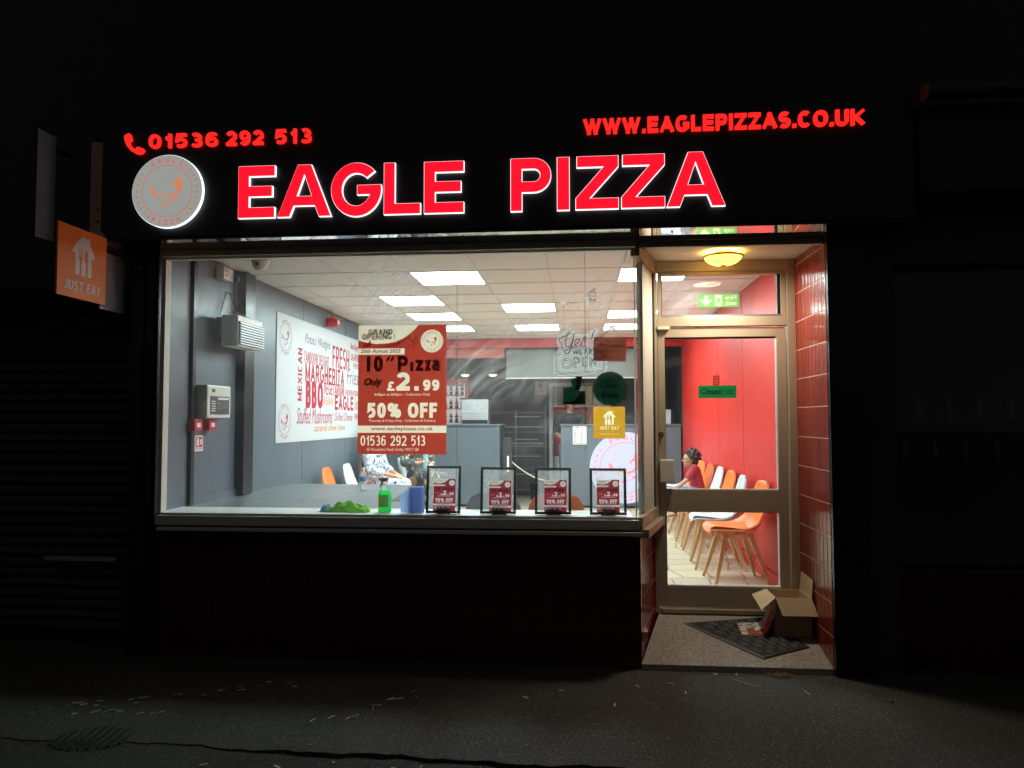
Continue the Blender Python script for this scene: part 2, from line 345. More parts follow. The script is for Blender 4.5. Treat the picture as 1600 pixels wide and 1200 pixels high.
def loops_data(loops,ext,off=0):
    def mk():
        c=bpy.data.curves.new('l','CURVE'); c.dimensions='2D'; c.fill_mode='BOTH'; c.extrude=ext/2; c.offset=off
        for lp in loops:
            sp=c.splines.new('POLY'); sp.points.add(len(lp)-1)
            for p,(x,y) in zip(sp.points,lp): p.co=(x,y,0,1)
            sp.use_cyclic_u=True
        return c
    return curve_data(mk)
def shape(mb,loops,z0,thick,m,M=None,off=0):
    if not thick:
        vs,fs=loops_data(loops,0,off); mb.add([(v.x,v.y,z0) for v in vs],fs,m,M); return
    vs,fs=loops_data(loops,1,off)
    mb.add([(v.x,v.y,z0+(v.z+.5)*thick) for v in vs],fs,m,M)
def text_loops(s,x0,y0,x1,y1,bold=.018,shear=0):
    '''closed outlines of the words fitted into the box, to be cut out of an ink layer'''
    vs,fs=text_data(s,bold,0,shear)
    key={}; idx=[]
    for v in vs: idx.append(key.setdefault((round(v.x,5),round(v.y,5)),len(key)))
    co={i:k for k,i in key.items()}; cnt={}
    for f in fs:
        q=[idx[i] for i in f]
        for a,b in zip(q,q[1:]+q[:1]):
            if a!=b: cnt[(min(a,b),max(a,b))]=cnt.get((min(a,b),max(a,b)),[])+[(a,b)]
    nxt={}
    for e in cnt.values():
        if len(e)==1: nxt.setdefault(e[0][0],[]).append(e[0][1])
    ax=min(c[0] for c in co.values()); bx=max(c[0] for c in co.values()); ay=min(c[1] for c in co.values()); by=max(c[1] for c in co.values())
    L=[]
    while nxt:
        a=next(iter(nxt)); lp=[a]; cur=a
        while cur in nxt:
            n=nxt[cur].pop()
            if not nxt[cur]: del nxt[cur]
            if n==a: break
            lp.append(n); cur=n
        if len(lp)>2: L.append([(x0+(x1-x0)*(co[i][0]-ax)/(bx-ax),y0+(y1-y0)*(co[i][1]-ay)/(by-ay)) for i in lp])
    return L
# a plain heavy sans alphabet drawn as ribbons of even weight
def sq(v): return math.copysign(abs(v)**.84,v) if abs(v)>1e-9 else 0
def arc(cx,cy,rx,ry,a0,a1,n=12): return [(cx+rx*sq(cos(R(a0+(a1-a0)*k/n))),cy+ry*sq(sin(R(a0+(a1-a0)*k/n)))) for k in range(n+1)]
GL_={
 'A':(.76,[([(0,0),(.5,1)],1,1),([(1,0),(.5,1)],1,1),([(.19,.30),(.81,.30)],0,0)]),
 'B':(.66,[([(0,0),(0,1)],1,1),([(0,1)]+arc(.62,.76,.30,.24,90,-90)+[(0,.52)],0,0),([(0,.52)]+arc(.66,.26,.34,.26,90,-90)+[(0,0)],0,0)]),
 'C':(.72,[(arc(.5,.5,.5,.5,48,312,20),0,0)]),
 'D':(.70,[([(0,0),(0,1)],1,1),([(0,1)]+arc(.5,.5,.5,.5,90,-90,16)+[(0,0)],0,0)]),
 'E':(.60,[([(0,0),(0,1)],1,1),([(0,1),(1,1)],0,1),([(0,.52),(.90,.52)],0,1),([(0,0),(1,0)],0,1)]),
 'F':(.57,[([(0,0),(0,1)],1,1),([(0,1),(1,1)],0,1),([(0,.50),(.88,.50)],0,1)]),
 'G':(.76,[(arc(.5,.5,.5,.5,48,350,22)+[(1,.46)],0,0),([(.55,.46),(1,.46)],0,1),([(1,.46),(1,.1)],0,0)]),
 'H':(.70,[([(0,0),(0,1)],1,1),([(1,0),(1,1)],1,1),([(0,.52),(1,.52)],0,0)]),
 'I':(0,[([(0,0),(0,1)],1,1)]),
 'J':(.50,[(arc(.5,.3,.5,.3,190,360,10)+[(1,1)],0,1)]),
 'K':(.72,[([(0,0),(0,1)],1,1),([(0,.34),(1,1)],0,1),([(.30,.56),(1,0)],0,1)]),
 'L':(.55,[([(0,1),(0,0)],1,1),([(0,0),(1,0)],0,1)]),
 'M':(.84,[([(0,0),(0,1)],1,1),([(1,0),(1,1)],1,1),([(0,1),(.5,.05),(1,1)],1,1)]),
 'N':(.70,[([(0,0),(0,1)],1,1),([(1,0),(1,1)],1,1),([(0,1),(1,0)],1,1)]),
 'O':(.78,[(arc(.5,.5,.5,.5,0,360,26),0,0)]),
 'P':(.63,[([(0,0),(0,1)],1,1),([(0,1)]+arc(.62,.72,.38,.28,90,-90)+[(0,.44)],0,0)]),
 'Q':(.78,[(arc(.5,.5,.5,.5,0,360,26),0,0),([(.6,.26),(1,-.04)],0,0)]),
 'R':(.68,[([(0,0),(0,1)],1,1),([(0,1)]+arc(.62,.74,.34,.26,90,-90)+[(0,.48)],0,0),([(.55,.48),(1,0)],0,1)]),
 'S':(.65,[(arc(.5,.745,.46,.255,35,270,16)+arc(.5,.255,.50,.255,90,-145,16),0,0)]),
 'T':(.62,[([(0,1),(1,1)],1,1),([(.5,1),(.5,0)],0,1)]),
 'U':(.70,[([(0,1)]+arc(.5,.36,.5,.36,180,360,14)+[(1,1)],1,1)]),
 'V':(.74,[([(0,1),(.5,0)],1,1),([(1,1),(.5,0)],1,1)]),
 'W':(1.0,[([(0,1),(.26,0)],1,1),([(.26,0),(.5,1)],1,1),([(.5,1),(.74,0)],1,1),([(.74,0),(1,1)],1,1)]),
 'X':(.72,[([(0,0),(1,1)],1,1),([(0,1),(1,0)],1,1)]),
 'Y':(.70,[([(0,1),(.5,.45)],1,0),([(1,1),(.5,.45)],1,0),([(.5,.45),(.5,0)],1,1)]),
 'Z':(.66,[([(0,1),(1,1)],1,1),([(1,1),(0,0)],0,0),([(0,0),(1,0)],1,1)]),
 '0':(.60,[(arc(.5,.5,.5,.5,0,360,26),0,0)]),
 '1':(.36,[([(1,0),(1,1)],1,1),([(1,.94),(.55,.76),(0,.68)],0,0)]),
 '2':(.60,[(arc(.5,.70,.48,.30,165,-35,14)+[(.02,.0)],0,1),([(0,0),(1,0)],1,1)]),
 '3':(.60,[(arc(.46,.745,.44,.255,140,-88,14)+[(.40,.50)],0,0),([(.40,.50)]+arc(.48,.25,.52,.25,82,-138,14),0,0)]),
 '5':(.60,[([(.94,1),(.16,1),(.08,.55)]+arc(.46,.31,.54,.31,112,-128,16),1,0)]),
 '6':(.60,[(arc(.5,.30,.5,.30,0,360,20),0,0),([(0,.32)]+arc(.58,.50,.58,.5,180,50,12),0,0)]),
 '9':(.60,[(arc(.5,.70,.5,.30,0,360,20),0,0),([(1,.68)]+arc(.42,.50,.58,.5,0,-130,12),0,0)]),
 '.':(0,[([(0,-.0),(0,.0)],1,1)]), 
 '%':(.95,[(arc(.20,.76,.20,.24,0,360,14),0,0),(arc(.80,.24,.20,.24,0,360,14),0,0),([(.24,-.04),(.76,1.04)],0,0)]),
 '\u00a3':(.58,[([(0,0),(1,0)],1,1),(arc(.62,.74,.36,.26,20,180,10)+[(.26,.40),(.06,0)],0,0),([(.0,.46),(.72,.46)],0,0)]),
 '\u201d':(.40,[([(.30,1),(.0,0)],1,0),([(1,1),(.70,0)],1,0)]),
 'i':(0,[([(0,0),(0,.64)],1,0),([(0,.98),(0,1)],0,0)]), 'z':(.46,[([(0,.66),(1,.66)],1,1),([(1,.66),(0,0)],0,0),([(0,0),(1,0)],1,1)]),
 'a':(.50,[([(1,0)]+[(1,.42)]+arc(.5,.46,.48,.20,0,160,10),1,0),(arc(.42,.18,.42,.18,90,270,10)+[(1,.06)],0,0),([(1,.36),(.42,.36)],0,0)])}
def ribbon(pts,t,c0,c1):
    P=[Vector(p) for p in pts]
    if len(P)==2 and (P[0]-P[1]).length<1e-6: P[1]=P[0]+Vector((0,1e-5))
    if c0: P[0]=P[0]+(P[0]-P[1]).normalized()*t*.5
    if c1: P[-1]=P[-1]+(P[-1]-P[-2]).normalized()*t*.5
    closed=(P[0]-P[-1]).length<1e-5; n=len(P); Lf=[];Rt=[]
    for i in range(n):
        a=P[i]-P[i-1] if i else (P[-1]-P[-2] if closed else P[1]-P[0]); b=P[i+1]-P[i] if i<n-1 else (P[1]-P[0] if closed else P[-1]-P[-2])
        a=a.normalized(); b=b.normalized(); na=Vector((-a.y,a.x)); nb=Vector((-b.y,b.x)); m=(na+nb); m=m.normalized() if m.length>1e-6 else na
        k=t*.5/max(.45,m.dot(na)); Lf.append(P[i]+m*k); Rt.append(P[i]-m*k)
    return [[Lf[i],Lf[i+1],Rt[i+1],Rt[i]] for i in range(n-1)]
def block_quads(s_,x0,y0,x1,y1,wt=.2,gap=.16,sp=.34):
    '''quads of every stroke of the words fitted to the box; wt = stroke weight / letter height'''
    H=y1-y0; t=wt*H if len(s_)<4 else min(wt*H,.27*(x1-x0)/len(s_)); ws=[]
    for ch in s_: ws.append(sp if ch==' ' else GL_[ch][0])
    fixed=sum(t for ch,w_ in zip(s_,ws) if w_==0); flex=sum(w_ for w_ in ws)*H+gap*H*(len(s_)-1)
    k=(x1-x0-fixed)/max(1e-6,flex) if flex>0 else 1
    x=x0; out=[]
    for ch,w_ in zip(s_,ws):
        gw=t if w_==0 else w_*H*k
        if ch!=' ':
            for pts,c0,c1 in GL_[ch][1]:
                q=[(x+t/2+u*(gw-t),y0+t/2+v*(H-t)) for u,v in pts]
                diag=len(pts)==2 and pts[0][0]!=pts[1][0] and pts[0][1]!=pts[1][1]
                for quad in ribbon(q,t,c0*(2 if diag else 1),c1*(2 if diag else 1)):
                    out.append([(min(max(p.x,x-(t*.3 if diag else 1)),x+gw+(t*.3 if diag else 1)),min(max(p.y,y0),y1)) for p in quad])
        x+=gw+gap*H*k
    return out
def union2d(polys,holes=(),mode=0):
    '''triangles covering polys but not holes'''
    from mathutils.geometry import delaunay_2d_cdt
    V=[];F=[]; S_=1000.
    def tri(ps):
        o=[]
        for p in ps: o += [p] if len(p)!=4 else [[p[0],p[1],p[2]],[p[0],p[2],p[3]]]
        return o
    polys=tri(polys); holes=tri(holes)
    for p in list(polys)+list(holes):
        p=[(x*S_,y*S_) for x,y in p]; a=len(V); V+=[Vector((x,y)) for x,y in p]; ar=sum(p[i][0]*p[(i+1)%len(p)][1]-p[(i+1)%len(p)][0]*p[i][1] for i in range(len(p)))
        if abs(ar)<1e-7: V=V[:a]; F.append([]); continue
        r_=list(range(a,a+len(p))); F.append(r_ if ar>0 else r_[::-1])
    np_=len(polys); keep=[i for i,f in enumerate(F) if f]; Ff=[F[i] for i in keep]
    v,e,f,ov,oe,of=delaunay_2d_cdt(V,[],Ff,1,1e-5)
    out=[]
    for tri,o in zip(f,of):
        src=[keep[i] for i in o]
        if any(i<np_ for i in src) and not any(i>=np_ for i in src): out.append(tri)
    return [p/S_ for p in v],out
def flat2d(mb,vf,z,m,M=None,thick=0):
    v,f=vf
    if not thick: mb.add([(p.x,p.y,z) for p in v],f,m,M); return
    n=len(v); cnt={}
    for t in f:
        for a,b in zip(t,list(t[1:])+[t[0]]): cnt.setdefault((min(a,b),max(a,b)),[]).append((a,b))
    side=[(e[0][0],e[0][1],n+e[0][1],n+e[0][0]) for e in cnt.values() if len(e)==1]
    mb.add([(p.x,p.y,z) for p in v]+[(p.x,p.y,z+thick) for p in v],[tuple(t[::-1]) for t in f]+[tuple(n+i for i in t) for t in f]+side,m,M)
def block(mb,s_,x0,y0,x1,y1,z,m,wt=.2,thick=0,M=None,gap=.16,sp=.34,shear=0,rot=0):
    if rot: q=[[(-y,x) for x,y in p] for p in block_quads(s_,y0,-x1,y1,-x0,wt,gap,sp)]
    else: q=[[(x+shear*(y-y0),y) for x,y in p] for p in block_quads(s_,x0,y0,x1,y1,wt,gap,sp)]
    flat2d(mb,union2d(q),z,m,M,thick)
def font_tris(s_,x0,y0,x1,y1,bold=0,shear=0):
    vs,fs=text_data(s_,bold,0,shear); ax=min(v.x for v in vs); bx=max(v.x for v in vs); ay=min(v.y for v in vs); by=max(v.y for v in vs)
    q=[(x0+(x1-x0)*(v.x-ax)/(bx-ax),y0+(y1-y0)*(v.y-ay)/(by-ay)) for v in vs]
    return [[q[i] for i in f] for f in fs]
def circ(cx,cy,r,n=40,ry=None): return [(cx+r*cos(2*pi*k/n),cy+(ry or r)*sin(2*pi*k/n)) for k in range(n)]
def rect(x0,y0,x1,y1,r=0):
    if not r: return [(x0,y0),(x1,y0),(x1,y1),(x0,y1)]
    o=[]
    for cx,cy,a in ((x1-r,y0+r,-90),(x1-r,y1-r,0),(x0+r,y1-r,90),(x0+r,y0+r,180)):
        o += [(cx+r*cos(R(a+k*18)),cy+r*sin(R(a+k*18))) for k in range(6)]
    return o
def wall_matrix(origin,right,out):
    """x -> right, z -> out of the surface, y -> up"""
    r=Vector(right).normalized(); n=Vector(out).normalized(); u=n.cross(r)
    return Matrix(((r.x,u.x,n.x,origin[0]),(r.y,u.y,n.y,origin[1]),(r.z,u.z,n.z,origin[2]),(0,0,0,1)))
def front(x,y,z): return wall_matrix((x,y,z),(1,0,0),(0,-1,0))
def leftwall(x,y,z): return wall_matrix((x,y,z),(0,1,0),(1,0,0))
def eagle_loops(s=1,cx=0,cy=0,flip=False):
    def P(l): return [(cx+s*(x-583)/535, cy-s*(y-600)/535) for x,y in l]
    L=[]
    # right wing with long feathers
    L.append(P([(640,700),(610,665),(690,640),(735,590),(742,530),(725,505),(700,500),(672,515),(660,552),(642,525),(672,480),(700,455),
      (722,385),(728,445),(742,380),(746,440),(768,365),(766,440),(802,372),(784,448),(822,412),(795,470),(832,448),(803,500),(832,490),(804,528),(828,525),(800,555),(820,560),(788,585),(806,596),(770,615),(785,628),(745,640),(758,655),(712,662),(722,676),(680,676),(640,700)]))
    # left wing
    L.append(P([(500,650),(440,632),(395,592),(360,545),(322,495),(345,545),(315,528),(342,565),(316,555),(345,585),(320,578),(350,605),(330,602),(356,626),(340,628),(366,645),(352,650),(382,662),(372,672),(398,678),(396,656),(420,640),(450,650)]))
    # back, neck and head
    L.append(P([(500,650),(540,640),(600,636),(640,640),(600,650),(545,655),(505,668),(488,690),(500,705),(528,712),(530,722),(500,716),(480,706),(462,722),(468,690),(484,665)]))
    L.append(P([(560,668),(620,664),(612,692),(640,712),(700,712),(640,722),(600,700),(596,676)]))
    # talons
    L.append(P([(650,715),(700,728),(740,722),(768,735),(738,740),(768,752),(730,752),(745,772),(706,768),(680,780),(668,770),(700,752),(690,735)]))
    L.append(P([(500,800),(540,795),(582,765),(580,790),(630,775),(612,792),(636,802),(590,808),(560,830),(545,862),(540,836),(512,822),(532,812)]))
    return L
def star(cx,cy,r,a0=90): return [(cx+(r if k%2==0 else r*.42)*cos(R(a0+36*k)),cy+(r if k%2==0 else r*.42)*sin(R(a0+36*k))) for k in range(10)]
def emblem(mb,cx,cy,r,z,mring,mbird,M=None,full=True,t=.0004):
    for lp in eagle_loops(r,cx,cy): shape(mb,[lp],z,t,mbird,M)
    if not full: return
    shape(mb,[circ(cx,cy,r*.735),circ(cx,cy,r*.715)],z,t,mring,M)
    for k in range(10): shape(mb,[star(cx+r*.87*cos(R(146+k*11)),cy+r*.87*sin(R(146+k*11)),r*.045)],z,t,mring,M)
    for k in range(10): shape(mb,[star(cx+r*.87*cos(R(52-k*11)),cy+r*.87*sin(R(52-k*11)),r*.045)],z,t,mring,M)
    for word,a0,da,up in (('EAGLE',118,-14,1),('PIZZA',-115,12,-1)):
        for i,ch in enumerate(word):
            a=R(a0+da*i); X,Y=cx+r*.87*cos(a),cy+r*.87*sin(a)
            rt=a-pi/2 if up==1 else a+pi/2
            vs,fs=text_data(ch,.02,.5); h=.14*r/.72
            bx=(min(v.x for v in vs)+max(v.x for v in vs))/2
            q=[]
            for v in vs:
                px,py=(v.x-bx)*h,(v.y-.36)*h
                q.append((X+px*cos(rt)-py*sin(rt),Y+px*sin(rt)+py*cos(rt),z+(v.z+.5)*t))
            mb.add(q,fs,mring,M)
HOUSE=[(-.5,.12),(-.36,.3),(-.2,.46),(0,.6),(.12,.5),(.14,.56),(.26,.56),(.28,.36),(.42,.2),(.5,.06),(.5,0),(.36,0),(.36,-.6),(.2,-.6),(.2,.14),(.12,.22),(.04,.1),(.02,-.14),(.1,-.2),(.1,-.6),(-.1,-.6),(-.1,-.2),(-.04,-.08),(-.04,.2),(-.075,.2),(-.075,-.04),(-.11,-.04),(-.11,.2),(-.15,.2),(-.15,-.04),(-.185,-.04),(-.185,.2),(-.22,.2),(-.22,-.08),(-.16,-.2),(-.18,-.6),(-.36,-.6),(-.36,.04),(-.5,.04)]
def house_logo(mb,cx,cy,s,z,m,M=None,t=.0006):
    """little house made of a fork and a knife"""
    def P(l): return [(cx+s*x,cy+s*y) for x,y in l]
    out=P([(-.5,.12),(-.36,.3),(-.2,.46),(0,.6),(.12,.5),(.14,.56),(.26,.56),(.28,.36),(.42,.2),(.5,.06),(.5,0),(.36,0),(.36,-.6),(.2,-.6),(.2,.14),(.12,.22),(.04,.1),(.02,-.14),(.1,-.2),(.1,-.6),(-.1,-.6),(-.1,-.2),(-.04,-.08),(-.04,.2),(-.075,.2),(-.075,-.04),(-.11,-.04),(-.11,.2),(-.15,.2),(-.15,-.04),(-.185,-.04),(-.185,.2),(-.22,.2),(-.22,-.08),(-.16,-.2),(-.18,-.6),(-.36,-.6),(-.36,.04),(-.5,.04)])
    shape(mb,[out],z,t,m,M)

# ================================================================== THE SETTING
GZ=-.215
# pavement sheet (ends in a ragged edge towards the road) and coarse tarmac
def drop(x): return .002+.012*min(1,max(0,(x+2.05)/.9))
def edge_y(x): return (-1.285-.028*(x+2.2) if x>-2 else -1.291)+.012*sin(x*5.1)+.008*sin(x*13+1)+.006*sin(x*31+2)+.004*sin(x*57)
xs=[-14+.04*k for k in range(701)]
mb=MB(); vs=[];fs=[]
for i,x in enumerate(xs): vs += [(x,.6,GZ),(x,edge_y(x),GZ),(x,edge_y(x)+.012,GZ-.035)]
for i in range(len(xs)-1):
    a=3*i; fs += [(a,a+1,a+4,a+3),(a+1,a+2,a+5,a+4)]
mb.add(vs,fs,PAVE); single('pavement',mb,kind='structure')
mb=MB(); vs=[];fs=[]; nx,ny=160,50
for j in range(ny+1):
    for i in range(nx+1):
        x=-6+12*i/nx; y=-4.2+3.2*j/ny
        vs.append((x,y,GZ-drop(x)-.001+random.uniform(-.004,.003)*min(1,drop(x)/.01)+.003*sin(x*7)*cos(y*9)*min(1,drop(x)/.01)-.001))
for j in range(ny):
    for i in range(nx): a=j*(nx+1)+i; fs.append((a,a+1,a+nx+2,a+nx+1))
mb.add(vs,fs,ROADM)
z=GZ-.031
for (a,b,c,d) in ((-80,80,-90,-4.2),(-80,-6,-4.2,-1.0),(6,80,-4.2,-1.0)): mb.add([(a,c,z),(b,c,z),(b,d,z),(a,d,z)],[(0,1,2,3)],ROADM)
single('road',mb,kind='structure')
# sloping entrance slab
mb=MB()
mb.add([(.40,-.02,-.178),(1.58,-.02,-.178),(1.58,.69,-.012),(.60,.69,-.012),(.40,-.02,GZ-.02),(1.58,-.02,GZ-.02)],[(0,1,2,3),(4,5,1,0)],SLAB)
single('entrance_slab_path',mb,kind='structure')
mb=MB(); mb.box(-2.9,1.66,.69,12,-.06,0,FLOORM); mb.box(-2.9,.45,.06,.69,-.06,0,FLOORM)
single('shop_floor',mb,kind='structure')

# ------------------------------------------------------------------ the building
B=T('shop_building','dark shop building with a bright lit interior and red tiled doorway','building')
mb=MB()
mb.box(-3.04,1.77,-.02,.25,2.545,6.2,FASC)
mb.box(-12,-3.05,.3,.6,2.9,6.2,GREYD); mb.box(1.78,12,.15,.5,2.7,6.2,GREYD); mb.box(-3.05,-3.04,.26,.6,2.545,6.2,GREYD)
B.part('facade_wall',mb)
mb=MB(); mb.box(-12,12,.61,14,5.6,5.8,GREYD); B.part('roof',mb)
# ceiling with its lights cut in
CZ=2.64
gx=[-2.9,-2.63,-2.03,-1.43,-.83,-.23,.37,.97,1.57,1.66]; gy=[.05,.12,.72,1.32,1.92,2.52,3.12,3.72,4.32,4.92,5.52,6.12,6.55]
LIGHTS={(3,3),(2,5),(2,7),(4,6),(4,9),(6,3),(6,7),(6,9),(2,9)}
cb=MB(); gb=MB()
for i in range(len(gx)-1):
    for j in range(len(gy)-1):
        if (i,j) in LIGHTS: continue
        e=random.uniform(0,.003)
        x0,x1,y0,y1=gx[i],gx[i+1],gy[j],gy[j+1]
        if y0<.7 and x1>.4:
            if x1>.6: continue
            x1=.40
        cb.box(x0+.006,x1-.006,y0+.006,y1-.006,CZ+e,CZ+.02,CEIL)
for x in gx[1:-1]: gb.box(x-.011,x+.011,.70 if x>.4 else .05,6.55,CZ-.002,CZ+.03,GRID)
for y in gy[1:-1]: gb.box(-2.9,1.66 if y>.7 else .4,y-.0115,y+.0115,CZ-.0035,CZ+.028,GRID)
cl=B.part('ceiling',cb); B.part('ceiling_grid',gb,parent=cl)
mb=MB(); mb.box(-3.0,1.75,.26,12,2.75,2.85,GREYD); B.part('ceiling_void',mb)
# left wall as panels with open joints
mb=MB(); mb.box(-3.03,-2.90,.02,12,-.1,2.75,CHAR)
for y0,y1 in ((.02,.40),(.47,1.16),(1.34,2.667),(2.675,4.086),(4.094,5.50),(5.508,7.3),(7.308,11.8)): mb.box(-2.899,-2.87,y0,y1,-.05,2.64,GREY,bev=.002)
mb.box(-2.869,-2.855,.47,1.16,.66,.80,GREY)
lw=B.part('left_interior_wall',mb)
mb=MB()
mb.box(-2.90,-2.845,.41,.46,0,2.63,BLACKM,bev=.004)
B.part('wall_trim',mb)
mb=MB(); mb.box(-2.90,-2.80,1.17,1.335,.742,2.63,BLACKM,bev=.006)
mb.box(-2.81,-2.795,1.16,1.345,.742,2.63,BLACKM,bev=.003)
B.part('steel_column',mb)
# right wall, red panels
mb=MB(); mb.box(1.66,1.78,.70,12,-.1,2.75,CHAR)
for y0,y1 in ((.75,1.26),(1.275,2.54),(2.555,3.795),(3.81,5.07),(5.085,6.69)): mb.box(1.622,1.659,y0,y1,.10,2.635,REDW,bev=.003)
mb.box(1.605,1.659,.75,6.69,0,.10,REDW,bev=.004)
mb.box(1.622,1.659,6.70,11.8,0,2.635,GREYD)
B.part('right_interior_wall',mb)
# back walls with the kitchen doorway, bulkhead
mb=MB()
mb.box(-2.9,-.50,8.55,8.65,0,2.64,CHAR); mb.box(-.50,.62,8.55,8.65,2.04,2.64,CHAR); mb.box(.62,1.66,8.55,8.65,0,2.64,CHAR)
mb.box(-2.9,1.66,11.8,11.9,0,2.7,WHITE)
mb.box(-2.9,1.66,6.75,8.55,2.64,2.68,CHAR); mb.box(-2.9,1.66,8.65,11.8,2.66,2.70,WHITE)
B.part('back_wall',mb)
mb=MB(); mb.box(-.50,-.44,8.53,8.66,0,2.04,WHITE); mb.box(.56,.62,8.53,8.66,0,2.04,WHITE); mb.box(-.44,.56,8.53,8.66,1.98,2.04,WHITE); mb.box(-.44,.56,8.535,8.655,1.60,1.63,WHITE); mb.box(-.40,-.37,8.535,8.655,1.63,1.98,WHITE)
B.part('door_frame',mb)
mb=MB(); mb.box(-2.9,1.62,6.56,6.75,2.505,2.64,REDW); mb.box(-2.9,-1.15,6.76,6.9,2.36,2.63,MATS.setdefault('orange_red_bulkhead',mat('orange_red_panel',(.55,.09,.035),.4)))
B.part('bulkhead',mb)
# piers outside
mb=MB(); mb.box(1.58,1.60,-.02,.72,GZ-.02,2.54,TILE); mb.box(1.60,1.655,-.02,.74,GZ-.02,2.54,GREYD)
B.part('tiled_pier',mb)
mb=MB(); mb.box(1.582,1.592,-.055,-.021,GZ-.02,2.54,BLACKM); mb.box(1.594,1.80,-.06,-.021,GZ-.02,2.54,BLACKM,bev=.003)
B.part('right_corner_post',mb)
mb=MB(); mb.box(-3.04,-2.955,-.05,.1,GZ-.02,2.54,BLACKM,bev=.003); mb.box(-2.950,-2.885,-.035,.1,GZ-.02,2.50,BLACKM,bev=.003); mb.box(-3.04,-2.885,-.055,-.036,2.502,2.54,BLACKM); mb.box(-2.884,-2.866,-.02,.1,GZ,2.53,BLACKM)
for z in (2.47,2.455,2.42): mb.cyl((-2.99,-.052,z),(-2.99,-.056,z),.006,SILV,n=8)
B.part('left_pier',mb)
# stall riser
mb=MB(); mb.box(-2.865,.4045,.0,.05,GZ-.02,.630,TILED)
mb.add([(.405,0,GZ-.02),(.565,.675,GZ-.02),(.565,.675,.66),(.405,0,.61),(.36,.05,GZ-.02),(.52,.69,GZ-.02)],[(0,1,2,3)],TILE)
B.part('stall_riser',mb)
# recess ceiling, mirror soffit
mb=MB()
mb.box(.36,1.60,.045,.70,2.535,2.60,CREAM); mb.box(.392,1.578,.0,.044,2.495,2.535,CREAM,bev=.004)
B.part('recess_ceiling',mb)
mb=MB(); m,t,p=nt('polished_soffit'); p.inputs['Base Color'].default_value=(.80,.80,.81,1); p.inputs['Metallic'].default_value=1; p.inputs['Roughness'].default_value=.035
b_=N(t,'ShaderNodeBump'); b_.inputs['Strength'].default_value=.04; n_=N(t,'ShaderNodeTexNoise'); n_.inputs['Scale'].default_value=3; t.links.new(n_.outputs[0],b_.inputs['Height']); t.links.new(b_.outputs[0],p.inputs['Normal'])
mb.add([(x,y,2.537-(y+.022)*.05+dz) for dz in (0,.008) for x in (-3.0,1.59) for y in (-.288,-.022)],[(0,1,3,2),(4,6,7,5),(0,4,5,1),(2,3,7,6),(0,2,6,4),(1,5,7,3)],m)
for x in (-2.41,-1.72,-.72,-.52,.60): mb.cyl((x,-.2,2.546),(x,-.2,2.538),.005,BLACK,n=8)
B.part('soffit_panel',mb)
# ------------------------------------------------------------------ shop window
PANE=glass('dirty_window_glass',dirt=.12,haze=.028,wipe=[(-.66,1.72,.42,.36),(-.28,1.95,.34,.22),(-1.25,2.26,.40,.34),(-2.3,2.1,.5,.10),(.14,2.18,.26,.28),(.15,1.75,.22,.16),(-.25,1.62,.28,.22)])  # wipe marks; the strong upper one paints in glare round the nearest ceiling panel
mb=MB()
mb.box(-2.845,.385,-.05,.05,2.492,2.530,ALUD,bev=.003)       # head
mb.box(-2.845,.395,-.062,-.04,2.531,2.540,ALU)
mb.box(-2.843,-2.812,-.03,.04,.745,2.486,ALUD,bev=.002)      # left jamb
mb.box(-2.845,.392,-.045,.05,.665,.728,ALUD,bev=.003)        # bottom rail
mb.box(-2.815,.406,-.075,.02,.632,.655,ALUD,bev=.004)        # sill nose
mb.box(-2.845,.405,-.06,.02,.656,.664,BLACK)
mb.box(-2.812,.36,-.02,.02,.729,.745,WHITE)                  # light bead
mb.box(-2.812,.36,-.022,.02,2.476,2.486,WHITE)
SW=B.part('shop_window',mb)
# angled return
d=Vector((.565-.385,.675,0)).normalized(); n_out=Vector((d.y,-d.x,0))
def RM(z): return Matrix(((d.x,-n_out.x,0,.385),(d.y,-n_out.y,0,0),(0,0,1,z),(0,0,0,1)))
Ln=.6986
mb=MB(); Mx=RM(0)
mb.box(0,Ln,-.03,.03,2.44,2.535,ALU,Mx,bev=.003); mb.box(0,Ln,-.035,.03,.672,.742,ALU,Mx,bev=.003); mb.box(-.01,Ln,-.075,.02,.612,.668,ALU,Mx,bev=.004)
mb.box(Ln-.075,Ln-.012,-.028,.028,.743,2.439,ALU,Mx,bev=.002); mb.box(Ln-.092,Ln-.076,-.02,.02,.743,2.439,BLACK,Mx)
B.part('window_return_frame',mb,parent=SW)
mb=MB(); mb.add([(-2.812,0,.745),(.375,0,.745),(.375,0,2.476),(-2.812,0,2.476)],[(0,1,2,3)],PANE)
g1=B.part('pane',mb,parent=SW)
mb=MB(); PANE2=glass('return_glass',dirt=.07,haze=.02,refl=.2)
mb.box(0,.199,-.002,.002,.742,2.44,PANE2,Mx); B.part('pane',mb,parent=SW)
mb=MB(); mb.box(.20,Ln-.094,-.012,.03,.743,2.439,mat('pale_post_paint',(.70,.72,.64),.5),Mx,bev=.002); B.part('window_return_post',mb,parent=SW)
mb=MB(); mb.box(.374,.383,-.008,.008,.745,2.476,paper('clear_corner_bead',(.75,.80,.72),.6)); B.part('corner_bead',mb,parent=SW)
# hairline silicone joints between window sheets
mb=MB(); SIL=mat('silicone_joint',(.5,.5,.48),.6)
mb.box(-.792,-.7895,-.003,.003,.745,2.3,SIL); B.part('glazing_joint',mb,parent=SW)
mb=MB(); mb.box(.056,.0585,-.003,.003,1.15,2.476,SIL); B.part('glazing_joint',mb,parent=SW)
# inner sill
mb=MB(); mb.box(-2.868,.355,.052,.34,.715,.742,WHITE,bev=.003); mb.box(-2.868,.355,.052,.10,.0,.714,WHITE); B.part('window_sill',mb)
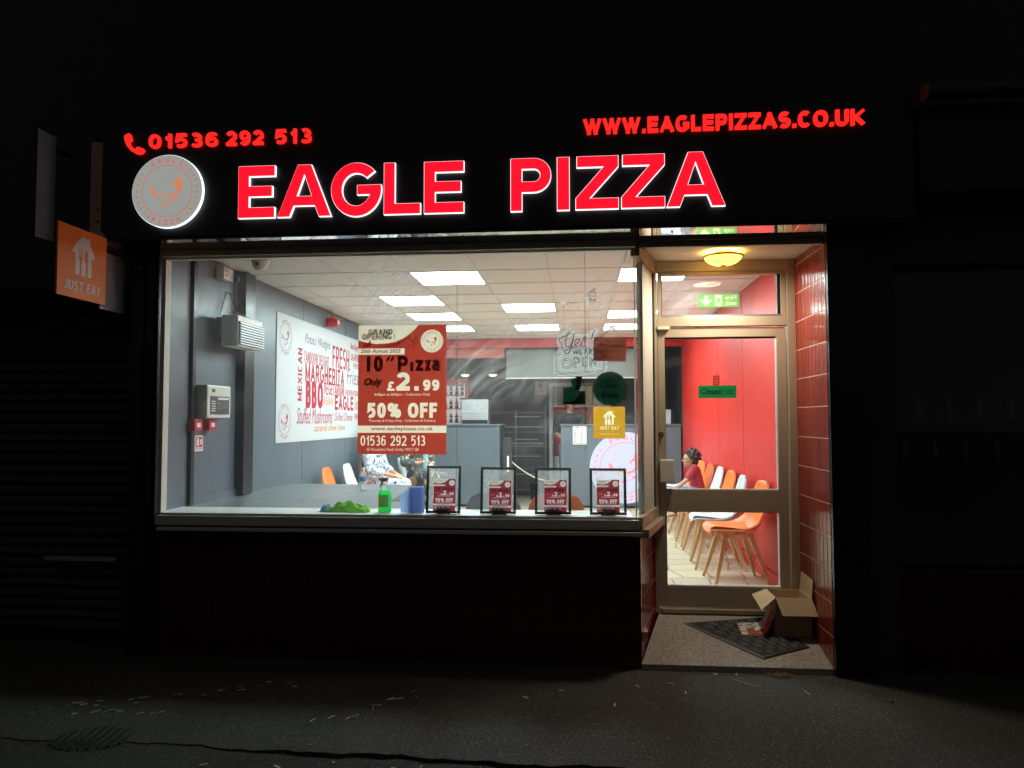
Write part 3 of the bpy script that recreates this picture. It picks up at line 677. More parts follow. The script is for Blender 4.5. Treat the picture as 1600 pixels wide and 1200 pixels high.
# ------------------------------------------------------------------ shop door and its frame
D0=.570; Y0=.64
mb=MB()
mb.box(.545,.590,.62,.70,-.02,2.534,ALU,bev=.003); mb.box(1.520,1.579,.62,.70,-.02,2.534,ALU,bev=.003)
mb.box(.591,1.519,.625,.70,2.455,2.532,ALU,bev=.003); mb.box(.591,1.519,.625,.70,2.052,2.118,ALU,bev=.003)
mb.box(.60,.625,.635,.69,2.12,2.454,ALU); mb.box(1.485,1.515,.635,.69,2.12,2.454,ALU); mb.box(.626,1.484,.635,.69,2.432,2.454,ALU); mb.box(.626,1.484,.635,.69,2.119,2.136,SILV)
mb.box(1.462,1.484,.66,.69,2.137,2.431,BLACK); mb.box(.626,.632,.66,.69,2.137,2.431,BLACK)
mb.box(.60,1.5,.612,.70,-.018,.012,ALU,bev=.003); mb.box(.50,1.58,.66,.72,-.26,-.021,GREYD); mb.box(.515,.56,.60,.70,-.24,.70,TILE)
DF=B.part('entrance_frame',mb)
mb=MB(); mb.box(.632,1.462,.67,.674,2.137,2.431,glass('transom_glass',dirt=.22,haze=.015,refl=.10,wipe=[(.75,2.25,.3,.18)])); B.part('pane',mb,parent=DF)
mb=MB(); mb.box(.592,.68,.605,.66,2.028,2.05,ALUD,bev=.003); B.part('door_closer',mb,parent=DF)
mb=MB()
x0,x1=.594,1.512
mb.box(x0,.645,.64,.685,.02,2.042,ALU,bev=.003); mb.box(1.447,x1,.64,.685,.02,2.042,ALU,bev=.003)
mb.box(.646,1.446,.64,.685,1.972,2.042,ALU,bev=.003); mb.box(.646,1.446,.64,.685,.700,.862,ALU,bev=.003); mb.box(.646,1.446,.64,.685,.02,.170,ALU,bev=.003)
mb.box(.645,.649,.65,.68,.170,1.972,BLACK); mb.box(1.441,1.446,.645,.68,.170,1.972,WHITE); mb.box(.65,1.44,.645,.68,.862,.868,WHITE); mb.box(.65,1.44,.645,.68,.170,.176,WHITE); mb.box(.65,1.44,.65,.68,1.962,1.972,BLACK)
DR=B.part('shop_door',mb)
PD=glass('door_glass',dirt=.03,haze=.004)
mb=MB(); mb.box(.65,1.441,.660,.664,.869,1.961,PD); B.part('pane',mb,parent=DR)
mb=MB(); mb.box(.65,1.441,.660,.664,.177,.699,PD); B.part('pane',mb,parent=DR)
mb=MB(); mb.box(.598,.703,.597,.636,.915,1.08,ALUD,bev=.008); B.part('handle',mb,parent=DR)
mb=MB(); mb.cyl((.612,.640,1.262),(.612,.628,1.262),.018,BLACKM,n=18); mb.cyl((.612,.628,1.262),(.612,.625,1.262),.008,SILV,n=12); B.part('lock',mb,parent=DR)

# ------------------------------------------------------------------ fascia sign
FY=-.29
S=T('shop_fascia_sign','black fascia sign with glowing red EAGLE PIZZA letters, phone number and web address','sign',loc=(-.6,FY,2.53))
mb=MB(); mb.box(-3.075,2.02,FY,-.03,2.566,3.32,FASC,bev=.004); mb.box(-3.078,2.023,FY-.004,FY-.0005,2.545,2.56,BLACKM); S.part('panel',mb)
def letter(ch,w,h,s=.073,t=.070):
    if ch=='E': m_=h*.5; return [[(0,0),(w,0),(w,t),(s,t),(s,m_-t*.46),(w*.93,m_-t*.46),(w*.93,m_+t*.54),(s,m_+t*.54),(s,h-t),(w,h-t),(w,h),(0,h)]]
    if ch=='L': return [[(0,0),(w,0),(w,t),(s,t),(s,h),(0,h)]]
    if ch=='I': return [[(0,0),(w,0),(w,h),(0,h)]]
    if ch=='Z': return [[(0,0),(w,0),(w,t),(s*1.25,t),(w,h-t),(w,h),(.008,h),(.008,h-t),(w-s*1.3,h-t),(0,t)]]
    if ch=='A':
        c=w/2; a=s*.62; k=w*.5-a
        def xl(y,inn=0): return k*y/h+inn
        q=s*1.12
        return [[(0,0),(q,0),(q+k*.21,h*.21),(w-q-k*.21,h*.21),(w-q,0),(w,0),(c+a,h),(c-a,h)],[(q+k*.40-.004,h*.40),(c,h*.80),(w-q-k*.40+.004,h*.40)]]
    if ch=='P':
        r=h*.325; cy_=h-r; ri=r-t; sx=(w-r)
        o=[(0,0),(s,0),(s,h-2*r),(sx,h-2*r)]+[(sx+r*cos(R(a)),cy_+r*sin(R(a))) for a in range(-80,90,10)]+[(sx,h),(0,h)]
        i=[(s,h-2*r+t),(sx,h-2*r+t)]+[(sx+ri*cos(R(a)),cy_+ri*sin(R(a))) for a in range(-80,90,10)]+[(sx,h-t),(s,h-t)]
        return [o,i]
    if ch=='G':
        rx,ry=w/2+.003,h/2+.004; cx,cy_=w/2,h/2; ix,iy=rx-s,ry-t
        o=[(cx+rx*cos(R(a)),cy_+ry*sin(R(a))) for a in range(42,361,6)]
        o+=[(cx+rx*.99,cy_+t*.42),(cx+.005,cy_+t*.42),(cx+.005,cy_-t*.5),(cx+ix*.95,cy_-t*.5)]
        o+=[(cx+ix*cos(R(a)),cy_+iy*sin(R(a))) for a in range(338,40,-6)]
        return [o]
for ch,xa,xb,zb,zt in (('E',-2.167,-1.923,2.667,3.008),('A',-1.906,-1.550,2.667,3.006),('G',-1.550,-1.227,2.664,3.004),('L',-1.210,-.973,2.667,3.0),('E',-.952,-.697,2.667,2.998),
        ('P',-.404,-.150,2.665,3.0),('I',-.115,-.036,2.665,3.0),('Z',-.001,.265,2.666,3.0),('Z',.280,.546,2.667,3.002),('A',.554,.908,2.667,3.006)):
    M=front(xa,FY,zb); lp=letter(ch,xb-xa,zt-zb)
    mb=MB(); shape(mb,lp,.002,.022,M_HALO,M); shape(mb,lp,.024,.005,M_RED,M,off=-.0028); S.part('letter',mb)
M=front(0,FY,0)
for w_,a,b,c_,d_ in (('01536',-2.785,3.150,-2.318,3.243),('292',-2.258,3.151,-2.010,3.245),('513',-1.932,3.152,-1.690,3.246)):
    mb=MB(); block(mb,w_,a,b,c_,d_,.002,M_RED2,.205,.020,M,gap=.20)
    S.part('phone_number_digits',mb)
mb=MB(); block(mb,'WWW.EAGLEPIZZAS.CO.UK',.052,3.140,1.733,3.238,.002,M_RED2,.225,.020,M,gap=.11); S.part('website_lettering',mb)
mb=MB()
ph=[(0,.118),(.012,.132),(.035,.140),(.043,.128),(.052,.098),(.046,.088),(.034,.082),(.044,.060),(.062,.042),(.080,.034),(.090,.044),(.100,.048),(.132,.036),(.140,.026),(.130,.008),(.112,-.002),(.085,.002),(.050,.022),(.022,.055),(.006,.09)]
shape(mb,[[(x-2.955,y+3.115) for x,y in ph]],.002,.022,M_RED2,M); S.part('phone_icon',mb)
mb=MB(); Md=front(-2.645,FY,2.858); shape(mb,[circ(0,0,.240,64)],.003,.026,M_HALOC,Md); shape(mb,[circ(0,0,.237,64)],.029,.004,M_DISC,Md)
ds=S.part('logo_disc',mb,label='round dim grey logo disc with a bright white rim')
mb=MB(); emblem(mb,0,0,.236,.0335,M_DISCR,M_DISCO,Md); S.part('emblem',mb,parent=ds)

# ------------------------------------------------------------------ neighbours
NB=T('roller_shutter','dark closed roller shutter of the shop on the left','shutter',loc=(-4.4,.3,GZ))
mb=MB(); SH=mat('dark_shutter_steel',(.035,.036,.042),.5,metal=.3,var=.2)
for k in range(33):
    z=GZ+.06+k*.075
    vs=[]
    for a in range(5): vs += [(-6.6,.30-.018*sin(pi*a/4),z+.072*a/4),(-3.06,.30-.018*sin(pi*a/4),z+.072*a/4)]
    mb.add(vs,[(2*a,2*a+1,2*a+3,2*a+2) for a in range(4)],SH,smooth=True)
mb.add([(-6.6,.305,GZ),(-3.06,.305,GZ),(-3.06,.305,2.6),(-6.6,.305,2.6)],[(0,1,2,3)],BLACK)
NB.part('slats',mb)
mb=MB(); mb.box(-6.6,-3.06,.24,.31,GZ,GZ+.058,BLACKM); NB.part('bottom_rail',mb)
mb=MB(); mb.box(-6.6,-3.06,.0,.30,2.30,2.89,BLACKM,bev=.01); NB.part('shutter_box',mb)
mb=MB(); mb.box(-3.85,-3.3,.236,.27,.36,.39,SILV); NB.part('lock_bar',mb); mb=MB(); mb.box(-5.0,-4.30,.20,.235,.30,.36,SILV,bev=.004); NB.part('lock_bar',mb)
NS=T('neighbour_shopfront','unlit dark shopfront with a wide window on the right','shopfront',loc=(4,0,GZ))
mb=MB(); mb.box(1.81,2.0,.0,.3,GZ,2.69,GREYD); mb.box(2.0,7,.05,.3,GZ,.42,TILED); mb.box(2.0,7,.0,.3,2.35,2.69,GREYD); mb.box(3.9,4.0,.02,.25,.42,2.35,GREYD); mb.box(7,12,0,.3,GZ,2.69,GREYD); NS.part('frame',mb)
mb=MB(); mb.box(2.0,3.9,.13,.136,.42,2.35,glass('neighbour_glass')); NS.part('pane',mb)
mb=MB(); mb.box(2.0,7,1.9,2.0,0,2.7,GREYD); mb.box(2.1,3.8,.9,1.2,1.0,1.03,GREYD); mb.box(2.1,3.8,.9,1.2,1.3,1.33,GREYD); NS.part('shelf_wall',mb)
mb=MB(); mb.box(1.815,1.905,-.02,-.001,1.26,1.38,GREYD,bev=.004); mb.box(1.83,1.89,-.024,-.021,1.29,1.35,BLACKM); NS.part('intercom_box',mb)
mb=MB(); mb.box(2.05,6.5,-.30,-.02,2.72,3.25,FASC,bev=.004); NS.part('fascia',mb)
mb=MB(); mb.cyl((2.06,-.38,3.29),(6.2,-.38,3.29),.045,GREYD,n=14); mb.cyl((2.045,-.38,3.29),(2.059,-.38,3.29),.05,mat('faded_end_cap',(.30,.14,.13),.7),n=14); tr=NS.part('sign_light_trough',mb)
# glimmering bottles on the neighbour's shelves
bp=MB(); bp.lathe([(.0,0),(.032,.0),(.034,.05),(.034,.15),(.012,.19),(.012,.24),(0,.24)],mat('dark_green_bottle_glass',(.10,.14,.10),.08),n=12)
me=bp.mesh('bottle')
for k in range(12):
    o=bpy.data.objects.new('bottle',me); C.objects.link(o); o.location=(2.35+.11*k,1.0,1.03 if k%2 else 1.33)
    tag(o,'dark bottle on a shelf inside the unlit shopfront at right','bottle','bottles in the dark neighbouring window')
# upright trunking left of the fascia
mb=MB(); mb.box(-3.245,-3.165,-.22,-.16,2.585,3.24,mat('faded_pink_timber',(.70,.42,.34),.7,var=.3,stretch=(4,4,.8)),bev=.004)
for z in (2.78,2.70): mb.cyl((-3.185,-.221,z),(-3.185,-.226,z),.008,BLACK,n=10)
mb.box(-3.40,-3.246,-.18,-.10,2.6,3.3,GREYD)
single('timber_trim_board','x' and mb,'narrow faded pink timber board beside the left end of the fascia','board',loc=(-3.2,-.2,2.585))
# neighbour's projecting sign (plain)
t_=T('projecting_sign','blank grey projecting sign high on the left neighbour','sign',loc=(-3.52,-.3,2.56))
mb=MB(); mb.box(-3.53,-3.505,-.385,-.21,2.57,3.285,mat('weathered_light_panel',(.70,.76,.80),.6,var=.2,scale=5)); t_.part('panel',mb)
mb=MB(); mb.box(-3.545,-3.50,-.40,-.386,2.56,3.295,BLACKM); t_.part('edge_frame',mb)
for z in (3.20,2.62): mb=MB(); mb.box(-3.525,-3.510,-.209,.28,z,z+.03,BLACKM); t_.part('bracket',mb)
# orange projecting sign
t_=T('projecting_sign','orange square projecting sign reading JUST EAT with a house logo','sign',loc=(-3.0,-.6,2.12))
M=wall_matrix((-3.0,-.835,2.105),(0,1,0),(1,0,0)); OR=mat('orange_sign_vinyl',(.80,.20,.012),.5,var=.08,spec=.25)
mb=MB(); mb.box(-3.012,-3.0,-.835,-.392,2.105,2.535,OR,bev=.001); t_.part('panel',mb)
mb=MB(); WS=mat('white_sign_vinyl',(.72,.66,.62),.5); house_logo(mb,.225,.268,.205,.0006,WS,M); t_.part('house_logo',mb)
mb=MB(); block(mb,'JUST EAT',.06,.045,.385,.105,.0006,WS,.21,.0008,M,shear=.12); t_.part('lettering',mb)
mb=MB(); mb.box(-3.11,-3.10,-.30,-.04,2.10,2.48,mat('bare_aluminium_plate',(.55,.60,.64),.4,metal=.3,var=.12,scale=9)); mb.box(-3.11,-3.10,-.30,-.04,2.51,2.60,MATS['bare_aluminium_plate']); t_.part('backing_plate',mb)
mb=MB(); mb.box(-3.06,-3.03,-.50,-.04,2.485,2.505,BLACKM); mb.box(-3.03,-3.013,-.5,-.42,2.44,2.50,BLACKM); mb.box(-3.09,-2.96,-.075,-.056,2.46,2.50,BLACKM); t_.part('bracket',mb)

# ================================================================== CEILING LIGHTS
k=0
where={(3,3):'large ceiling light nearest the window, left of middle',(2,5):'second ceiling light back, above the white banner wall',(2,7):'third ceiling light back in the left row',(2,9):'farthest ceiling light in the left row, partly behind the poster',
 (4,6):'nearer of the two ceiling lights in the middle row',(4,9):'farther of the two ceiling lights in the middle row',(6,3):'ceiling light seen through the glass corner and the transom',(6,7):'ceiling light just left of the glass corner, above the hanging signs',(6,9):'farthest ceiling light in the right row near the glass corner'}
lm=MB(); lm.box(-.285,.285,-.285,.285,-.004,.0,M_LED); fm=MB()
for a,b,c_,d_ in ((-.298,.298,-.298,-.286),(-.298,.298,.286,.298),(-.298,-.286,-.285,.285),(.286,.298,-.285,.285)): fm.box(a,b,c_,d_,-.008,.012,WHITE)
fm.box(-.295,.295,-.295,.295,.013,.03,WHITE)
lme,fme=lm.mesh('diffuser'),fm.mesh('frame')
for (i,j) in sorted(LIGHTS):
    o=bpy.data.objects.new('ceiling_light',None); C.objects.link(o); o.location=((gx[i]+gx[i+1])/2,(gy[j]+gy[j+1])/2,CZ)
    tag(o,where[(i,j)],'ceiling light','square light panels in the suspended ceiling')
    for nm,me in (('frame',fme),('diffuser',lme)):
        p=bpy.data.objects.new(nm,me); C.objects.link(p); p.parent=o
# kitchen light
t_=T('ceiling_light','light panel on the ceiling of the kitchen beyond the doorway','ceiling light',loc=(.2,10,2.63))
mb=MB(); mb.box(-.4,.8,9.7,10.0,2.62,2.64,emit('kitchen_panel',(1,.96,.88),6)); t_.part('diffuser',mb); mb=MB(); mb.box(-.43,.83,9.67,10.03,2.641,2.655,WHITE); t_.part('frame',mb)
# doorway lamp
t_=T('flush_ceiling_lamp','round warm yellow glowing dome lamp with a gold rim above the shop door','lamp',loc=(1.02,.36,2.534))
Ml=Matrix.Translation((1.02,.36,2.534))
GOLD=mat('brass',(.62,.40,.13),.3,metal=.9)
mb=MB(); mb.lathe([(.001,0),(.05,0),(.05,-.018),(.001,-.018)],GOLD,24,Ml); mb.lathe([(.128,-.028),(.136,-.026),(.140,-.032),(.132,-.040),(.128,-.036)],GOLD,36,Ml); t_.part('rim',mb)
mb=MB(); mb.lathe([(.130,-.034),(.122,-.052),(.10,-.072),(.07,-.086),(.03,-.094),(.001,-.096)],M_LAMP,36,Ml); t_.part('glass_dome',mb)
mb=MB(); mb.lathe([(.052,-.024),(.09,-.022),(.127,-.030)],emit('warm_lamp_top',(1,.56,.12),14),36,Ml); t_.part('glass_top',mb)
mb=MB(); mb.lathe([(.02,-.092),(.02,-.098),(.008,-.104),(.001,-.105)],GOLD,16,Ml); t_.part('finial',mb)
l=bpy.data.lights.new('lamp_bulb','AREA'); l.shape='DISK'; l.size=.22; l.energy=13.5; l.color=(1,.87,.69)
lo=bpy.data.objects.new('lamp_bulb',l); C.objects.link(lo); lo.parent=t_.o; lo.location=(0,0,-.112)

# ================================================================== LEFT WALL FITTINGS
def wallthing(name,label,cat,y,z,group=None,x=-2.87): return T(name,label,cat,loc=(x,y,z),group=group)
# banner
t_=wallthing('wall_banner','large white vinyl banner of red and orange pizza words on the left wall','banner',3.3,1.15)
mb=MB(); mb.box(-2.868,-2.862,1.973,4.70,1.150,2.415,WHITEV)
for y in (1.99,2.6,3.3,4.0,4.68):
    for z in (1.165,2.40): mb.cyl((-2.862,y,z),(-2.8605,y,z),.008,SILV,n=8)
t_.part('sheet',mb)
M=leftwall(-2.862,0,0); BR=mat('banner_red_ink',(.34,.010,.035),.6,spec=.3); BO=mat('banner_orange_ink',(.50,.20,.06),.6,spec=.3); BP=mat('banner_grey_ink',(.20,.11,.14),.6,spec=.3)
mb=MB()
for s,a,b,c_,d_,m,bo,sh,ro in (('MEXICAN',2.51,1.57,2.63,2.12,BR,.03,0,1),('Potato Wedges',2.70,2.16,3.50,2.29,BP,0,.3,0),('TANDOORI DELIGHT',2.68,1.98,3.46,2.10,BR,.01,0,0),('FRESH',3.58,1.99,4.22,2.25,BR,.03,0,0),
   ('Ben & Jerrys',4.27,2.25,4.66,2.35,BR,.02,0,0),('JALAPENO',4.28,2.13,4.66,2.22,BR,0,0,0),('PEPPERONI',4.38,2.03,4.66,2.10,BR,0,0,0),('MARGHERITA',2.72,1.78,4.02,1.98,BR,.02,0,0),('Fries',4.12,1.82,4.62,2.02,BP,0,.3,0),
   ('BBQ',2.74,1.50,3.27,1.79,BR,.03,0,0),('VEGETARIAN',3.30,1.66,4.02,1.80,BR,.01,0,0),('CHICKEN KEBAB',4.06,1.68,4.64,1.75,BR,0,0,0),('ASIAN',3.28,1.54,3.62,1.64,BO,.02,0,0),('EAGLE',3.68,1.49,4.40,1.67,BR,.03,0,0),('Donner',4.46,1.50,4.68,1.66,BO,.02,0,0),
   ('Stuffed Mushrooms',2.50,1.33,3.60,1.50,BR,.0,.3,0),('Grilled Cheese',3.68,1.36,4.37,1.46,BR,0,.3,0),('RIBS',4.46,1.38,4.62,1.45,BR,0,0,0),('caramel chew chew',3.0,1.245,4.08,1.325,BO,.01,0,0)):
    if s.isupper(): block(mb,s,a,b,c_,d_,.0004,m,.17+bo*1.5,M=M,rot=ro,gap=.13)
    else: text(mb,s,a,b,c_,d_,.0004,m,bo,sh,.0004,M)
t_.part('lettering',mb)
for cz,col in ((2.19,BP),(1.36,BR)):
    mb=MB(); 
    emblem(mb,2.185,cz,.185,.0004,BR,col,M); t_.part('emblem',mb)
# electric heater
t_=wallthing('electric_heater','white and black slatted electric heater hung from the wall by cables','heater',.95,1.9)
mb=MB(); mb.box(-2.80,-2.66,.74,1.20,1.955,2.205,WHITE,bev=.012); mb.box(-2.85,-2.801,.76,1.18,1.99,2.19,BLACK); t_.part('casing',mb)
mb=MB(); mb.box(-2.6595,-2.652,.752,1.188,1.968,2.155,BLACK)
for k in range(9): mb.box(-2.652,-2.640,.755,1.185,1.974+k*.0205,1.981+k*.0205,SILV)
t_.part('grille',mb)
mb=MB(); mb.tube([(-2.84,.80,2.205),(-2.85,.86,2.30),(-2.865,.95,2.42),(-2.865,1.02,2.42),(-2.85,1.08,2.3),(-2.82,1.12,2.21)],.003,BLACK); mb.cyl((-2.868,.94,2.42),(-2.85,1.03,2.42),.004,BLACK); t_.part('hanging_wire',mb)
mb=MB(); pts=[(-2.80,.96,2.515),(-2.80,.97,2.38),(-2.78,.93,2.33),(-2.80,1.0,2.28),(-2.79,1.02,2.36),(-2.77,1.04,2.27),(-2.75,1.10,2.2)]; mb.tube(pts,.006,BLACK); mb.tube([(-2.72,.80,2.20),(-2.74,.84,2.245),(-2.72,.95,2.23),(-2.7,1.08,2.2)],.006,BLACK); t_.part('power_cord',mb)
t_=wallthing('double_socket','white double power socket with a black plug near the ceiling','socket',.85,2.52)
mb=MB(); mb.box(-2.868,-2.80,.775,.935,2.50,2.60,WHITE,bev=.004); mb.box(-2.7995,-2.797,.80,.812,2.56,2.57,BLACK); mb.box(-2.7995,-2.797,.825,.837,2.56,2.57,BLACK); mb.box(-2.7995,-2.797,.812,.825,2.53,2.545,BLACK); t_.part('faceplate',mb)
mb=MB(); mb.box(-2.799,-2.765,.935,.985,2.505,2.555,BLACK,bev=.008); t_.part('plug',mb)
t_=T('security_camera','white dome security camera under the ceiling near the window top','camera',loc=(-2.42,.72,2.63))
Mc=Matrix.Translation((-2.40,.55,2.636)); mb=MB(); mb.lathe([(.001,0),(.068,0),(.072,-.03),(.068,-.06),(.05,-.105),(.03,-.122),(.001,-.128)],WHITE,28,Mc); t_.part('housing',mb); mb=MB(); mb.ell((0,-.058,-.085),(.014,.01,.014),BLACK,Mc); t_.part('lens',mb)
# fire alarm panel
t_=wallthing('fire_alarm_panel','cream fire alarm control box with a dark instruction plate','alarm panel',.66,1.38)
mb=MB(); CRM=mat('cream_enamel',(.60,.62,.55),.45); mb.box(-2.868,-2.775,.50,.875,1.385,1.640,CRM,bev=.012); t_.part('box',mb)
mb=MB(); mb.box(-2.7745,-2.772,.545,.845,1.415,1.555,GREYD); mb.box(-2.7718,-2.771,.66,.83,1.53,1.545,WHITE)
for k in range(5): mb.box(-2.7718,-2.771,.56,.62,1.44+k*.018,1.446+k*.018,WHITE); mb.cyl((-2.772,.68,1.44+k*.02),(-2.770,.68,1.44+k*.02),.005,WHITE if k%2 else REDP,n=8)
mb.box(-2.7745,-2.772,.57,.615,1.585,1.61,GREYD); t_.part('instruction_plate',mb)
t_=wallthing('safety_notice','narrow white notice with blue and red blocks beside the alarm box','notice',.92,1.39)
mb=MB(); mb.box(-2.868,-2.864,.895,.985,1.385,1.61,WHITE)
BLU=mat('blue_ink',(.06,.13,.50),.5)
for k in range(6): mb.box(-2.8638,-2.863,.915,.975,1.395+k*.034,1.418+k*.034,REDP if k<2 else BLU)
single('x',MB().box(0,.001,0,.001,-9,-8.999,BLACK)) if False else t_.part('sheet',mb)
for nm,y0,y1,lb in (('call_point',.40,.51,'red fire call point left, under the alarm box edge'),('call_point',.615,.725,'red break-glass call point with a white pane, right of its twin')):
    t_=wallthing(nm,lb,'call point',y0,1.29,'red call points under the alarm box'); mb=MB(); mb.box(-2.868,-2.815,y0,y1,1.292,1.378,REDP,bev=.004); t_.part('box',mb)
    mb=MB(); mb.box(-2.8145,-2.8135,y0+.03,y1-.03,1.318,1.350,WHITE); t_.part('pane',mb)
t_=wallthing('fire_action_sign','small white and red fire action sign low on the left wall','sign',.55,1.135)
mb=MB(); mb.box(-2.868,-2.865,.495,.618,1.135,1.255,WHITE); mb.box(-2.8648,-2.864,.508,.605,1.15,1.242,REDP); mb.box(-2.8638,-2.863,.52,.555,1.175,1.235,WHITE); mb.box(-2.8638,-2.863,.57,.595,1.185,1.225,WHITE); mb.box(-2.8638,-2.863,.515,.6,1.155,1.165,WHITE); t_.part('plate',mb)
t_=wallthing('alarm_bell','red round alarm sounder with a red conduit high on the left wall','alarm bell',3.45,2.49)
mb=MB(); mb.cyl((-2.868,3.42,2.50),(-2.78,3.42,2.50),.055,REDP,n=20); mb.cyl((-2.779,3.42,2.50),(-2.74,3.42,2.50),.045,REDP,n=20); t_.part('sounder',mb)
mb=MB(); mb.cyl((-2.82,3.42,2.555),(-2.82,3.42,2.635),.006,REDP,n=8); t_.part('conduit',mb)
mb=MB(); mb.cyl((-2.739,3.42,2.50),(-2.737,3.42,2.50),.022,WHITE,n=16); t_.part('badge',mb)

# ================================================================== PLATFORM behind the window
mb=MB()
DP=[(-2.868,.345),(-1.19,.345),(-1.33,.838),(-1.443,.829),(-1.614,2.30),(-2.868,2.36)]
DECK=mat('scuffed_grey_board',(.14,.15,.16),.32,var=.22,scale=4,bump=.2,bscale=10)
n=len(DP); mb.add([(x,y,.735) for x,y in DP]+[(x,y,.0) for x,y in DP],[tuple(range(n))]+[(k,k+n,(k+1)%n+n,(k+1)%n) for k in range(n)],DECK)
def scr(a,b,wd,m):
    a=Vector((*a,.7362)); b=Vector((*b,.7362)); q=(b-a).normalized().cross(Vector((0,0,1)))*wd/2; mb.add([a-q,b-q,b+q,a+q],[(0,1,2,3)],m)
for a,b,wd,m in (((-2.6,.95),(-1.98,.93),.006,BLACK),((-1.98,.93),(-2.05,.62),.006,BLACK),((-1.9,.60),(-1.42,.60),.005,BLACK),((-2.2,1.5),(-1.9,1.9),.006,WHITE),((-2.0,.95),(-1.82,1.45),.004,WHITE),((-2.15,1.0),(-2.0,1.5),.004,WHITE),((-2.66,1.05),(-2.6,1.16),.006,WHITE),((-2.05,1.75),(-1.95,2.05),.004,WHITE)): scr(a,b,wd,m)
for k in range(26):
    x,y=random.uniform(-2.7,-1.5),random.uniform(.4,1.6); scr((x,y),(x+.01,y+.008),.006,WHITE)
single('display_platform',mb,'scuffed grey boarded platform behind the window sill','platform',loc=(-2.1,1.3,0))

